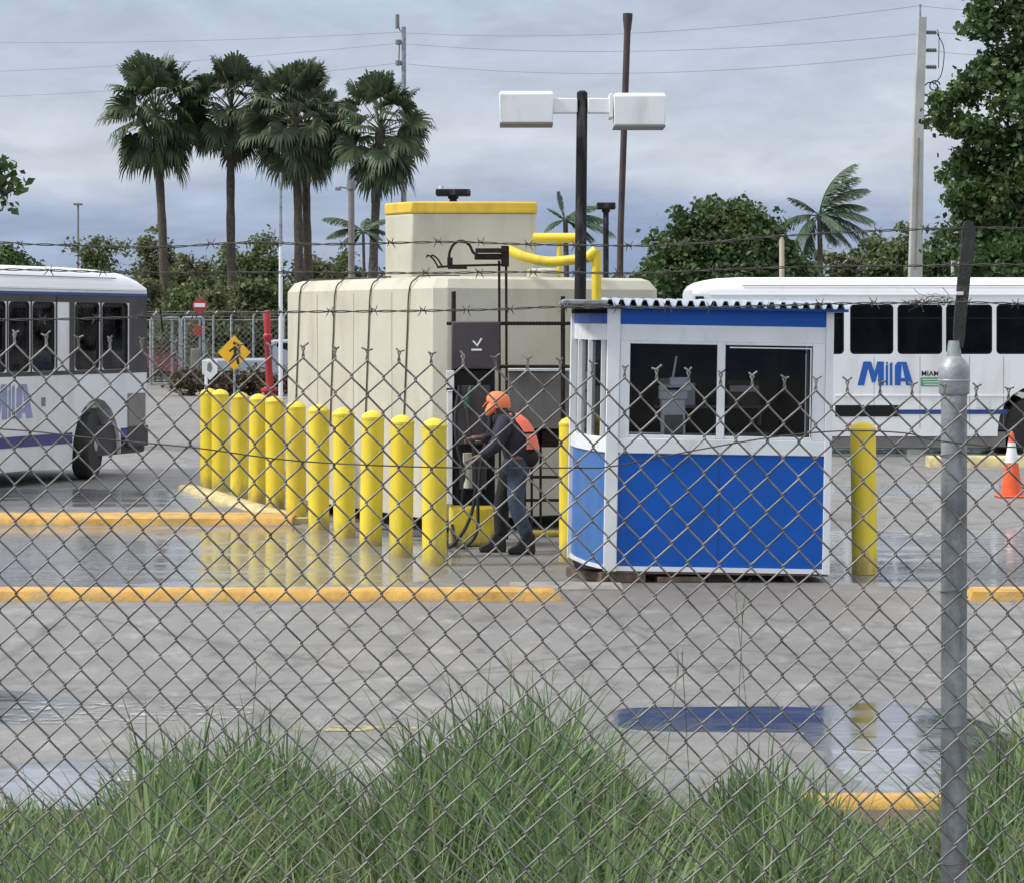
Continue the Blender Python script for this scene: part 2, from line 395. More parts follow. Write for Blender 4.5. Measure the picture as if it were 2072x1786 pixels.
def gz(y):   # the lot dips a few centimetres towards the kerb, where the water stands
    f = lambda a, b, t: (lambda u: u*u*(3-2*u))(max(0, min(1, (t-a)/(b-a))))
    return -.10*(1-f(14.9, 18.7, y))*f(9.0, 10.2, y)
ys = [-60, 0, 9] + [9+.15*k for k in range(1, 70)] + [30, 60, 200, 1500]
gb = MB(); gb.add([(x, y, gz(y)) for y in ys for x in (-900, 900)], [(2*i, 2*i+1, 2*i+3, 2*i+2) for i in range(len(ys)-1)])
tag(gb.build('ground', M['asphalt'], ang=60), kind='structure')
# raised verge in front of the lot (the fence stands in it), rough soil under the grass
rs = random.Random(5)
vb = MB(); nx, ny = 60, 30
vs = []
for j in range(ny+1):
    for i in range(nx+1):
        x = -9 + 18*i/nx; y = -3 + 13.2*min(j, ny-1)/(ny-1)
        h = .12 + .05*mnoise.noise(Vector((x*.7, y*.7, 0))) * (1 if j < ny-1 else 0)
        vs.append((x, y, h if j < ny else -.16))
vb.add(vs, [(j*(nx+1)+i, j*(nx+1)+i+1, (j+1)*(nx+1)+i+1, (j+1)*(nx+1)+i) for j in range(ny) for i in range(nx)])
tag(vb.build('verge', M['soil']), kind='structure')

def kerb(pts, w, h, m, ends=(0, 0)):
    """a low kerb along a straight run from pts[0] to pts[1] (near edge), slightly rounded, broken surface"""
    a, b = Vector((*pts[0], 0)), Vector((*pts[1], 0)); t = (b-a).normalized(); nrm = Vector((-t.y, t.x, 0))
    if nrm.y < 0: nrm = -nrm
    k = MB(); L = (b-a).length; n = max(2, int(L/.5)); rings = []
    r = random.Random(int(L*100))
    for i in range(n+1):
        s = L*i/n; c = a + t*s; j = r.uniform(-.006, .006)
        e = ends[0] if i == 0 else (ends[1] if i == n else 0)
        rings.append([c + nrm*(0+j), c - t*e*.6 + nrm*(.02+j) + Vector((0,0,h*.8+j)), c - t*e + nrm*(.06) + Vector((0,0,h)), c - t*e + nrm*(w-.05) + Vector((0,0,h+j*.5)), c + nrm*w])
    k.loft(rings)
    return tag(k.build('kerb', m, ang=50), kind='structure')
kerb([(-12, 26.1), (-2.42, 26.1)], .75, .09, M['yellow_kerb'])
kerb([(-2.46, 26.3), (-4.5, 31.9)], .28, .06, M['cream_kerb'])
kerb([(-12, 18.96), (.41, 18.96)], .30, .085, M['yellow_kerb'], (0, .09))
kerb([(3.66, 18.96), (11, 18.96)], .30, .085, M['yellow_kerb'], (-.05, 0))
kerb([(6.47, 36.8), (16, 36.8)], .35, .17, M['cream_kerb'])
kerb([(1.22, 10.25), (9, 10.25)], .22, .15, M['yellow_kerb'])
# worn paint on the asphalt
def worn(name, col, x0, x1, y0, y1, thr=.5, rot=0.):
    m = bpy.data.materials.new(name); m.use_nodes = True; t = m.node_tree; p = t.nodes['Principled BSDF']
    tc = t.nodes.new('ShaderNodeTexCoord')
    p.inputs['Base Color'].default_value = (*col, 1); p.inputs['Roughness'].default_value = .6
    tr = t.nodes.new('ShaderNodeBsdfTransparent'); mx = t.nodes.new('ShaderNodeMixShader')
    t.links.new(ramp_(t, noise_(t, mapping_(t, tc.outputs['Object'], (1.2, 1.6, 1)), 5.5, 8, .75), [(thr, 0), (thr+.12, 1)]), mx.inputs[0])
    t.links.new(tr.outputs[0], mx.inputs[1]); t.links.new(p.outputs[0], mx.inputs[2])
    t.links.new(mx.outputs[0], t.nodes['Material Output'].inputs[0])
    o = MB().add([(x0,y0,0),(x1,y0,0),(x1,y1,0),(x0,y1,0)], [(0,1,2,3)]).build('road_marking', m, smooth=False)
    o.location.z = .004 + gz((y0+y1)/2) + (.004 if (y0+y1)/2 > 14.9 and (y0+y1)/2 < 18.6 else 0); o.rotation_euler.z = rot
    return tag(o, kind='structure')
worn('worn_white', (.36,.36,.35), -3.0, -1.55, 13.7, 14.5, .50)
worn('worn_yellow', (.40,.35,.17), -1.25, -.5, 13.45, 13.62, .45)
worn('worn_white2', (.36,.36,.35), .6, 2.9, 15.35, 15.48, .56)
worn('worn_white3', (.6,.6,.58), -3.4, -2.0, 10.9, 11.2, .42)
worn('worn_white4', (.5,.5,.48), -2.0, -1.1, 11.9, 12.25, .48)
worn('worn_white5', (.5,.5,.48), 2.8, 4.4, 24.6, 25.1, .52)

# ------------------------------------------------------------------ bollards
def bollard_parts(root, h=1.35, r=.113):
    b = MB(); b.lathe([(r+.004, 0), (r, .02), (r, h-.085)], 32)
    o = b.build('post', M['yellow'], root)
    c = MB(); c.lathe([(r+.004, h-.088), (r+.004, h-.066), (r*.80, h-.032), (r*.36, h-.008), (.004, h)], 32).build('cap', M['yellow'], root)
bl = [(879,1143),(811,1126),(750,1103),(697,1087),(645,1071),(599.5,1055),(557,1028),(521,1017),(484,1007),(446,993),(422,988)]
ords = ['first, nearest the fuel dispenser', 'second from the dispenser', 'third from the dispenser', 'fourth from the dispenser', 'fifth from the dispenser',
        'sixth and middle one', 'seventh from the dispenser', 'fifth from the bus end', 'third from the bus end', 'second from the bus end', 'last, nearest the bus']
ords[7] = 'eighth from the dispenser'
bp = None; G = 'yellow bollards guarding the fuel tank'
for i, (px, py) in enumerate(bl):
    x, y = gp(px, py)
    lab = 'yellow steel bollard in the row beside the cream tank, ' + ords[i]
    if bp is None:
        bp = thing('bollard', lab, 'bollard', (x, y, 0), group=G); bollard_parts(bp)
    else:
        rr = random.Random(i)
        dup(bp, (x, y, 0), (R(rr.uniform(-1,1)), R(rr.uniform(-.9,.9)), rr.uniform(0, 6)), lab)
x, y = gp(1157, 1140); dup(bp, (x, y+.25, 0), (0, 0, 1), 'yellow steel bollard half hidden by the left side of the blue booth')
x, y = gp(1750, 1160); dup(bp, (x, y, 0), (0, R(1.4), 2), 'yellow steel bollard standing alone right of the blue booth')

# ------------------------------------------------------------------ fuel tank
def tank():
    th = R(30)
    c0 = Vector((-.785, 25.0, 0))
    root = thing('fuel_tank', 'large cream concrete fuel tank with chamfered edges and a smaller box on top', 'fuel tank', c0, th)
    # local: x along the right-hand face, y along the left-hand face, z up
    W_, L_, H = 2.85, 3.9, 2.72
    z0 = .14; c = .12
    def ring(zz, ins, cc):
        a, b_, e, f = ins, W_-ins, ins, L_-ins
        return [(a+cc, e, zz), (b_-cc, e, zz), (b_, e+cc, zz), (b_, f-cc, zz), (b_-cc, f, zz), (a+cc, f, zz), (a, f-cc, zz), (a, e+cc, zz)]
    b = MB(); b.loft([ring(z0, 0, c), ring(H-.13, 0, c), ring(H-.03, .07, c*.8), ring(H, .15, c*.6)])
    b.build('tank_body', M['cream'], root, bevel=.012, ang=20)
    for (u, v) in ((.4, .5), (W_-.5, .5), (.4, L_-.6), (W_-.5, L_-.6)):
        MB().box(u-.25, u+.3, v-.2, v+.2, .0, z0+.001).build('support_block', M['rust'], root)
    # straps over the left-hand face
    for q, v in enumerate((.62, 1.55, 2.45, 3.4)):
        lean = .14
        pts = [(-.012, v+lean, z0+.9), (-.012, v+.05, H-.6), (-.012, v, H-.14), (.055, v-.03, H-.02), (.14, v-.08, H+.012), (.5, v-.2, H+.012)]
        MB().tube(bez(pts, 5), .0085, 6).build('strap', M['seam'], root)
    # ribs of the face panels
    r_ = MB()
    for v in (1.05, 2.0, 2.95): r_.box(-.006, .0, v, v+.03, z0+.05, H-.16)
    r_.build('panel_joint', M['cream'], root)
    # upper box, set on the rear part of the roof
    bx0, bx1, by0, by1, bz = .75, 2.45, 2.1, 3.75, H
    # corner chamfer on the left
    poly = [(bx0+.22, by0), (bx1, by0), (bx1, by1), (bx0, by1), (bx0, by0+.32)]
    return root, c0, th
troot, c0, th = tank()
# box on top: world-aligned with what is seen from the lot
def top_box():
    d = 26.0
    xl, xm, xr = (780-CX)*26.5/F, (833-CX)*d/F, (1085-CX)*d/F
    zt = EYE+(HY-408)*d/F; zb = 2.60; zm = EYE+(HY-432)*d/F
    poly = [(xm, d), (xr, d+.1), (xr, d+1.5), (xl+.1, d+1.5), (xl, d+.45)]
    inv = Matrix.Rotation(-th, 4, 'Z') @ Matrix.Translation(-c0)
    def put(mb): mb.v = [tuple(inv @ Vector(v)) for v in mb.v]; return mb
    put(MB().prism(poly, 'z', zb, zm)).build('top_box', M['cream'], troot, bevel=.02, ang=20)
    cx = sum(p[0] for p in poly)/5; cy = sum(p[1] for p in poly)/5
    big = [(cx+(p[0]-cx)*1.012, cy+(p[1]-cy)*1.02) for p in poly]
    put(MB().prism(big, 'z', zm+.001, zt)).build('yellow_band', M['tank_yellow'], troot, bevel=.02, ang=20)
    # yellow vent pipes running off to the right
    a = MB()
    a.tube([wp(1080, 482, 26.1), wp(1178, 482, 26.0)], .055, 14)
    a.tube([wp(1132, 484, 26.05), wp(1132, 560, 26.05)], .03, 10)
    put(a).build('vent_pipe', M['yellow'], troot)
    b = MB()
    b.tube(bez([wp(1026, 505, 25.7), wp(1060, 520, 25.6), wp(1110, 530, 25.5), wp(1160, 526, 25.4), wp(1188, 522, 25.3)], 6), .055, 14)
    b.tube([wp(1186, 524, 25.3), wp(1206, 508, 25.3), wp(1207, 510, 25.3)], .06, 14)
    b.tube([wp(1207, 506, 25.3), wp(1207, 650, 25.3), wp(1207, 1060, 25.3)], .052, 14)
    put(b).build('vent_pipe', M['yellow'], troot)
    # a manhole lid and small fittings on the roof
    l = MB(); l.lathe([(.2, 2.72), (.2, 2.80), (.17, 2.82), (.02, 2.83)], 24, (.35, 25.9+.25, 0))
    put(l).build('roof_hatch', M['cream'], troot)
top_box()

# ------------------------------------------------------------------ dispenser
def dispenser():
    d = 23.6; s = d/F
    root = thing('fuel_dispenser', 'tall black and grey fuel dispenser with white edge on a yellow base', 'fuel dispenser', ((952-CX)*s, d, 0))
    X = lambda px: (px-952)*s
    Z = lambda py: EYE-(py-HY)*s
    D = .46
    MB().box(X(908), X(1001), 0, D, 0, Z(1022)).build('base', M['yellow'], root, bevel=.045, segs=4)
    MB().box(X(916), X(1001), .03, D-.03, Z(1021.5), Z(748)).build('cabinet', M['black'], root, bevel=.012)
    h = MB().box(X(914), X(1010), -.03, D, Z(747.5), Z(651)).build('head', M['darkgrey'], root, bevel=.015)
    # small emblem on the head: a tick over a short line
    e = MB(); yy = -.034
    e.prism([(X(955), Z(690)), (X(960), Z(690)), (X(965), Z(697)), (X(973), Z(684)), (X(976), Z(686)), (X(966), Z(702))], 'y', yy, yy+.003)
    e.box(X(954), X(975), yy, yy+.003, Z(710), Z(706))
    e.build('emblem', M['white'], h)
    w = MB(); w.box(X(904), X(915.5), -.01, D-.02, Z(1019), Z(792)); w.build('side_panel', M['white'], root, bevel=.006)
    MB().box(X(903), X(919), -.03, .05, Z(786), Z(750)).build('notice_plate', M['white'], root, bevel=.004)
    MB().box(X(903), X(919), -.034, .05, Z(789.5), Z(786.5)).build('plate_clip', M['black'], root)
    # recessed front fittings
    f = MB(); f.box(X(925), X(992), .005, .03, Z(900), Z(780)); f.box(X(930), X(985), -.01, .03, Z(990), Z(930)); f.build('front_door', M['darkgrey'], root, bevel=.008)
    MB().box(X(962), X(976), -.012, .006, Z(893), Z(882)).build('meter_window', M['white'], root)
    # nozzles in their boots
    def nozzle(px, py, m, name):
        n = MB(); n.tube([(X(px), -.07, Z(py+14)), (X(px+1), -.08, Z(py-6)), (X(px+4), -.08, Z(py-16))], [.028, .03, .018], 10)
        n.tube([(X(px+3), -.08, Z(py-14)), (X(px+7), -.03, Z(py-30))], [.014, .010], 8)
        n.tube([(X(px-5), -.1, Z(py+10)), (X(px-6), -.1, Z(py-6))], .007, 6)
        n.build(name, m, root)
    M['greenplastic'] = mat('green_plastic', (.015,.10,.06), .45)
    nozzle(945, 812, M['greenplastic'], 'nozzle')
    MB().tube([(X(947), -.09, Z(985)), (X(946), -.09, Z(915))], .045, 12).build('hose_guard', M['cream'], root)
    for pts in ([(945,826,-.1),(952,870,-.16),(962,930,-.15),(960,1010,-.12),(945,1060,-.14),(920,1095,-.2),(905,1100,-.15),(900,1060,0)],
                [(985,800,-.02),(990,860,-.14),(975,930,-.22),(968,1010,-.2),(966,1070,-.22),(945,1103,-.25),(925,1100,-.2),(915,1060,-.05)],
                [(930,780,0),(922,840,-.1),(926,900,-.14),(940,960,-.12),(935,1015,-.02)]):
        MB().tube(bez([(X(a), c_, max(.03, Z(b))) for a, b, c_ in pts], 6), .017, 8).build('hose', M['rubber'], root)
dispenser()

# frame of dark pipe standing behind the dispenser
def pipe_frame():
    d = 24.25; s = d/F
    root = thing('pipe_gantry', 'dark pipe gantry with two crossbars standing between the tank and the booth', 'gantry', ((1030-CX)*s, d, 0))
    X = lambda px: (px-1030)*s
    Z = lambda py: EYE-(py-HY)*s
    for px, top in ((918, 590), (1139, 600)):
        MB().tube([(X(px), 0, 0), (X(px), 0, Z(top))], .024, 10).build('upright', M['rust'], root)
    a = MB().tube([(X(904), -.01, Z(655)), (X(1157), -.01, Z(655))], .018, 8)
    for k in range(22): a.box(X(1015+k*6.3), X(1018+k*6.3), -.03, .01, Z(659), Z(651))
    a.build('crossbar', M['rust'], root)
    MB().tube([(X(1012), -.01, Z(742)), (X(1157), -.01, Z(742))], .018, 8).build('crossbar', M['rust'], root)
pipe_frame()

# grey equipment cabinet on a rusty stand
def rack():
    d = 24.6; s = d/F
    root = thing('equipment_cabinet', 'flat grey metal cabinet on thin rusty legs behind the worker', 'cabinet', ((1090-CX)*s, d, 0))
    X = lambda px: (px-1090)*s
    Z = lambda py: EYE-(py-HY)*s
    MB().box(X(1028), X(1152), 0, .35, Z(868), Z(752)).build('cabinet', M['midgrey'], root, bevel=.01)
    MB().box(X(1024), X(1156), -.03, .38, Z(751.5), Z(746)).build('lid', M['boothwhite'], root, bevel=.004)
    MB().box(X(1075), X(1150), .05, .3, Z(905), Z(869)).build('conduit_box', M['rust'], root, bevel=.01)
    for px in (1062, 1076, 1094, 1134):
        MB().box(X(px-2.5), X(px+2.5), .05, .09, 0, Z(869)).build('leg', M['rust'], root)
    for py in (965, 1012): MB().box(X(1040), X(1140), .035, .048, Z(py+3), Z(py-3)).build('crossbar', M['rust'], root)
rack()

# hose hoist: two rods rising above the tank with a reel box, hoop and prongs
def hoist():
    d = 24.45; s = d/F
    root = thing('hose_hoist', 'rusty hose hoist on two thin rods rising in front of the cream tank', 'hoist', ((1017-CX)*s, d, 0))
    X = lambda px: (px-1017)*s
    Z = lambda py: EYE-(py-HY)*s
    for px, top in ((1010, 528), (1024, 498)): MB().tube([(X(px+2), 0, 0), (X(px), 0, Z(top))], .0135, 8).build('rod', M['rust'], root)
    b = MB(); b.box(X(962), X(1026), -.05, .08, Z(512), Z(503)); b.box(X(960), X(1018), -.03, .06, Z(526), Z(514)); b.box(X(1014), X(1030), -.04, .06, Z(540), Z(498))
    b.build('reel_box', M['rust'], root, bevel=.006)
    MB().tube([(X(884), 0, Z(541)), (X(930), 0, Z(538)), (X(1030), 0, Z(536))], .012, 8).build('arm', M['rust'], root)
    a = MB(); a.tube(bez([(X(912), 0, Z(536)), (X(909), 0, Z(515)), (X(918), 0, Z(495)), (X(935), 0, Z(488)), (X(950), 0, Z(497)), (X(958), 0, Z(512)), (X(972), 0, Z(518))], 5), .014, 8)
    a.box(X(906), X(945), -.03, .03, Z(545), Z(536)); a.box(X(905), X(916), -.03, .03, Z(537), Z(522)); a.build('hoop', M['rust'], root)
    p = MB()
    for dx in (0, 9): p.tube(bez([(X(886+dx), 0, Z(540)), (X(876+dx), 0, Z(524)), (X(866+dx), 0, Z(517)), (X(863+dx), 0, Z(522))], 4), .010, 6)
    p.build('prong', M['rust'], root)
hoist()
def rail():
    d = 23.9; s = d/F
    root = thing('pipe_rail', 'short low yellow pipe rail near the ground left of the booth', 'rail', ((1110-CX)*s, d, 0))
    z = EYE-(1079-HY)*s
    MB().tube([((1074-1110)*s, 0, z), ((1150-1110)*s, 0, z)], .036, 12).build('bar', M['yellow'], root)
    for px in (1080, 1144): MB().tube([((px-1110)*s, 0, 0), ((px-1110)*s, 0, z-.03)], .025, 10).build('foot', M['yellow'], root)
rail()

# ------------------------------------------------------------------ booth
def booth():
    root = thing('booth', 'small blue and white attendant booth with a corrugated roof and two dark windows', 'booth', ((1232-CX)*20.3/F, 20.3, 0))
    root.rotation_euler = (0, R(.95), 0)
    Wd, Dp = 1.87, 1.15
    left = [(0, 0), (-.09, .14), (-.19, .42), (-.27, .8), (-.305, Dp)]
    plan = left[::-1] + [(Wd, 0), (Wd, Dp)]
    def offs(k): # left curve pushed outwards by k
        return [(p[0]-k*.93, p[1]-k*.35) for p in left]
    # shell strips (left curved side + front + right) between heights
    def wall_run(name, z0, z1, m, k=0., t=.04, front=True, leftside=True, right=True, back=True, bevel=0., x0=0., x1=Wd):
        b = MB()
        if front: b.box(x0, x1, -k, -k+t, z0, z1)
        if leftside:
            o_ = offs(k); i_ = [(p[0]+t, p[1]+.012) for p in o_]
            for q in range(len(o_)-1):
                b.prism([o_[q], o_[q+1], i_[q+1], i_[q]], 'z', z0, z1)
        if right: b.box(Wd-t+k, Wd+k, -k+t+.001, Dp, z0, z1)
        if back: b.box(left[-1][0]+t, Wd-t-.001, Dp-t, Dp-.001, z0, z1)
        return b.build(name, m, root, bevel=bevel)
    wall_run('lower_panel', .135, 1.11, M['blue'], leftside=False)
    wall_run('curved_panel', .135, 1.11, M['blue_pale'], front=False, right=False, back=False)
    wall_run('bottom_trim', .105, .145, M['boothwhite'], k=.012, t=.05)
    wall_run('window_ledge', 1.11, 1.24, M['boothwhite'], k=.02, t=.07, bevel=.006)
    MB().prism([(p[0], p[1]) for p in plan], 'z', .085, .104).build('floor', M['wood'], root)
    # upper wall
    wall_run('fascia', 2.21, 2.34, M['blue'], k=.004)
    wall_run('header', 2.07, 2.209, M['boothwhite'], t=.05, k=.002)
    # corner posts
    p = MB(); p.box(-.05, .062, -.03, .05, .10, 2.345); p.build('corner_post', M['boothwhite'], root, bevel=.008)
    p = MB(); p.box(1.822, 1.888, -.028, .06, .10, 2.345); p.build('corner_post', M['boothwhite'], root, bevel=.008)
    p = MB(); p.box(1.80, 1.89, Dp-.06, Dp+.02, .10, 2.345); p.build('corner_post', M['boothwhite'], root, bevel=.008)
    p = MB(); p.box(-.335, -.262, Dp-.07, Dp+.02, .10, 2.345); p.build('corner_post', M['boothwhite'], root, bevel=.008)
    MB().box(.92, .928, -.003, .0, .146, 1.109).build('panel_seam', M['stripe_blue'], root)
    # front window frame with centre mullion
    fr = MB()
    fr.box(.064, .15, -.012, .04, 1.241, 2.069); fr.box(1.712, 1.821, -.012, .04, 1.241, 2.069)
    fr.box(.896, .964, -.016, .04, 1.241, 2.069)
    fr.box(.151, .895, -.008, .04, 1.241, 1.268); fr.box(.965, 1.711, -.008, .04, 1.241, 1.268)
    fr.box(.151, .895, -.008, .04, 2.045, 2.069); fr.box(.965, 1.711, -.008, .04, 2.045, 2.069)
    fo = fr.build('window_frame', M['boothwhite'], root, bevel=.004)
    s = MB(); s.box(1.00, 1.70, -.022, -.017, 2.02, 2.03); s.box(1.69, 1.70, -.022, -.017, 1.27, 2.02); s.build('sliding_track', M['boothwhite'], fo)
    for (a, c) in ((.15, .896), (.964, 1.712)):
        MB().box(a, c, .012, .018, 1.266, 2.047).build('window_pane', M['glassbooth'], root, smooth=False)
    # left curved side: narrow window and a sliding window
    lf = MB(); o_ = offs(.0)
    def seg(q, u): return (o_[q][0]+(o_[q+1][0]-o_[q][0])*u, o_[q][1]+(o_[q+1][1]-o_[q][1])*u)
    for (q, u) in ((0, .9), (1, .95), (2, .9)):
        c_ = seg(q, u); lf.box(c_[0]-.012, c_[0]+.03, c_[1]-.02, c_[1]+.03, 1.241, 2.069)
    lf.build('side_mullion', M['boothwhite'], root, bevel=.004)
    g = MB()
    for q in range(4):
        a, b = o_[q], o_[q+1]; g.prism([(a[0]+.02, a[1]), (b[0]+.02, b[1]), (b[0]+.026, b[1]), (a[0]+.026, a[1])], 'z', 1.241, 2.069)
    g.build('side_pane', M['glassbooth'], root, smooth=False)
    # right-hand wall above the ledge
    MB().box(Wd-.035, Wd-.005, .062, Dp-.061, 1.241, 2.069).build('side_wall', M['boothwhite'], root)
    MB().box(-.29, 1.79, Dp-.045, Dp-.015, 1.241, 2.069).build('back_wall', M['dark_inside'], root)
    # ceiling + corrugated roof
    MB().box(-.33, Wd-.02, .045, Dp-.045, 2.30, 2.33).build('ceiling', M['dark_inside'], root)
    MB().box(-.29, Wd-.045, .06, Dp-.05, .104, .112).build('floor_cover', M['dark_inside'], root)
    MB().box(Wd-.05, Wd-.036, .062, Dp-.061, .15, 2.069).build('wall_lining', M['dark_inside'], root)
    rb = MB(); x0, x1, y0, y1 = -.06, 2.02, -.17, 1.36; per = .098; n = int((x1-x0)/per*10)
    def zc(x): return 2.392 + .032*max(-.8, min(.8, 1.5*math.sin(2*math.pi*(x-x0)/per)))
    top = []; 
    for i in range(n+1):
        x = x0+(x1-x0)*i/n; top.append((x, zc(x)+.004))
    bot = [(x, zz-.008) for x, zz in top]
    for i in range(n):
        rb.add([(top[i][0], y0, top[i][1]), (top[i+1][0], y0, top[i+1][1]), (top[i+1][0], y1, top[i+1][1]+.03), (top[i][0], y1, top[i][1]+.03),
                (bot[i][0], y0, bot[i][1]), (bot[i+1][0], y0, bot[i+1][1]), (bot[i+1][0], y1, bot[i+1][1]+.03), (bot[i][0], y1, bot[i][1]+.03)],
               [(0,1,2,3),(7,6,5,4),(0,4,5,1),(2,6,7,3)])
    roof = rb.build('roof', M['roofsheet'], root)
    MB().box(-.44, -.055, -.16, 1.36, 2.372, 2.412).build('gutter', M['galv'], roof, bevel=.01)
    MB().box(-.05, 2.0, -.10, 1.32, 2.342, 2.362).build('closure_strip', M['blue'], roof)
    MB().box(-.42, 2.0, -.06, 1.3, 2.348, 2.372).build('roof_deck', M['galv'], root)
    return root
BR = booth()
# things inside the booth
def inside(name, lab, cat, fn, x, y):
    r = thing(name, lab, cat, (BR.location.x + x, BR.location.y + y, .11)); fn(r); return r
def desk(r):
    MB().box(-.75, .75, -.2, .2, .70, .74).build('desk_top', M['wood'], r, bevel=.005)
    for sx in (-.7, .66): MB().box(sx, sx+.04, -.18, .18, 0, .70).build('leg', M['darkgrey'], r)
inside('desk', 'plain desk across the inside of the booth behind the front windows', 'desk', desk, .95, .75)
def cooler(r):
    MB().box(-.10, .10, -.1, .1, .0, 1.45).build('column', M['white'], r, bevel=.01)
    MB().box(-.12, .12, -.11, .11, 1.451, 1.52).build('cap', M['boothwhite'], r, bevel=.008)
    MB().box(-.08, .08, -.106, -.101, 1.15, 1.32).build('front_panel', M['midgrey'], r)
inside('upright_stand', 'pale upright stand seen through the booth left front window', 'stand', cooler, .56, .17)
def printer(r):
    MB().box(-.14, .14, -.1, .1, 0, .05).box(-.05, .12, -.08, .06, .05, .12).build('body', M['white'], r, bevel=.012)
    MB().tube([(-.02, 0, .12), (.01, 0, .3)], .01, 6).build('antenna', M['white'], r)
    MB().box(-.10, .04, -.105, -.101, .01, .035).build('slot', M['black'], r)
pr = inside('white_device', 'small white device on top of the stand inside the booth', 'device', printer, .58, .17); pr.location.z = 1.63
def monitor(r):
    MB().box(-.2, .2, -.02, .02, .12, .42).build('screen', M['black'], r, bevel=.01)
    MB().box(-.03, .03, -.01, .03, 0, .12).box(-.1, .1, -.08, .08, 0, .012).build('stand', M['black'], r)
mo = inside('monitor', 'black monitor on the desk behind the booth right front window', 'monitor', monitor, 1.35, .8); mo.location.z = .852

def chair(r):
    MB().box(-.22, .22, -.2, .2, .42, .5).build('seat', M['darkgrey'], r, bevel=.02)
    MB().box(-.2, .2, .18, .23, .6, 1.15).build('backrest', M['midgrey'], r, bevel=.03)
    MB().lathe([(.03, .08), (.03, .42)], 10).build('column', M['black'], r)
    MB().box(-.25, .25, -.03, .03, .0, .06).box(-.03, .03, -.25, -.031, .0, .06).box(-.03, .03, .031, .25, 0, .06).build('base', M['black'], r)
inside('office_chair', 'grey backed office chair inside the booth right of the middle', 'chair', chair, 1.25, .36)
def shelf(r):
    MB().box(-.5, .5, -.12, .1, 1.35, 1.37).build('board', M['midgrey'], r)
    for sx in (-.45, .43): MB().box(sx, sx+.02, -.1, .09, 1.2, 1.349).build('bracket', M['midgrey'], r)
inside('wall_shelf', 'narrow grey shelf on the back wall inside the booth', 'shelf', shelf, .95, 1.0)
def carton(w, h, m):
    def f(r): MB().box(-w/2, w/2, -.08, .08, 0, h).build('box', M[m], r, bevel=.004); MB().box(-w/2+.01, w/2-.01, -.083, -.0801, h*.55, h*.8).build('label_strip', M['white'], r)
    return f
for lab, dx, w, h, m_ in (('pale box file on the left end of the shelf in the booth', -.38, .14, .24, 'concrete'), ('white box beside the pale box file on the booth shelf', -.2, .12, .2, 'white'), ('brown carton on the right end of the shelf in the booth', .3, .28, .22, 'wood')):
    b_ = inside('storage_box', lab, 'box', carton(w, h, m_), .95+dx, 1.0); b_.location.z = .11+1.372
# blocks under the booth
def block(lab, x, y, L, w, h, rz, m, cat='block', nm='wood_block', z=0.):
    o = MB().box(-L/2, L/2, -w/2, w/2, 0, h).build(nm, m, bevel=.008); o.location = (x, y, z); o.rotation_euler.z = rz
    return tag(o, lab, cat)
bx, by = BR.location.x, BR.location.y
block('splintered wooden plank under the front left of the booth', bx+.62, by+.08, .42, .14, .05, .1, M['wood'], 'plank', 'plank')
block('short thick timber under the booth front left corner', bx+.17, by+.12, .3, .2, .09, -.05, M['wood'], 'timber', 'timber')
block('dark timber bearer under the middle of the booth', bx+.95, by+.5, .2, .95, .085, 0, M['rust'], 'timber', 'timber')
block('dark timber bearer under the right end of the booth', bx+1.6, by+.5, .2, .95, .085, 0, M['rust'], 'timber', 'timber')
block('brown ramp kerb stone beside the booth left corner', bx-.14, by+.33, .62, .16, .085, R(-62), M['wood'], 'kerb stone', 'kerb_stone')
sheet('path', -.1+bx-.75, bx+.1, by-.55, by+.05, .004, mat('pale_slab', (.30,.28,.25), .8, var=.2, scale=3))

# ------------------------------------------------------------------ twin-head lamp
def lamp():
    d = 23.4; s = d/F
    root = thing('street_lamp', 'dark stained lamp pole with two white box heads rising behind the booth', 'street lamp', ((1172-CX)*s, d, 0))
    X = lambda px: (px-1172)*s
    Z = lambda py: EYE-(py-HY)*s
    MB().tube([(0, 0, 0), (X(1174), 0, Z(600)), (X(1178), 0, Z(188)), (X(1178), 0, Z(184))], [.062, .058, .053, .03], 16).build('pole', M['poledark'], root)
    for sgn, a, b in ((-1, 1118, 1168), (1, 1189, 1240)):
        MB().box(X(a), X(b), -.06, .06, Z(230), Z(200)).build('arm', M['white'], root, bevel=.01)
    for a, b, t, bt, yy in ((1010, 1120, 186, 250, -.1), (1240, 1346, 191, 256, -.16)):
        h = MB(); h.loft([[(X(a)+.01, yy, Z(bt)), (X(b)-.01, yy, Z(bt)), (X(b)-.01, yy+.42, Z(bt)), (X(a)+.01, yy+.42, Z(bt))],
                          [(X(a), yy, Z(t+6)), (X(b), yy, Z(t+6)), (X(b), yy+.42, Z(t+6)), (X(a), yy+.42, Z(t+6))],
                          [(X(a)+.02, yy+.03, Z(t)), (X(b)-.02, yy+.03, Z(t)), (X(b)-.02, yy+.39, Z(t)), (X(a)+.02, yy+.39, Z(t))]])
        ho = h.build('lamp_head', M['white'], root, bevel=.01)
        MB().box(X(a)-.006+.012, X(b)-.006, yy-.006, yy+.426, Z(bt)-.018, Z(bt)-.001).build('lens_rim', M['midgrey'], ho, bevel=.003)
    l = MB(); l.box(X(1232), X(1239.5), -.12, .2, Z(240), Z(192)); l.build('head_bracket', M['white'], root, bevel=.006)
lamp()

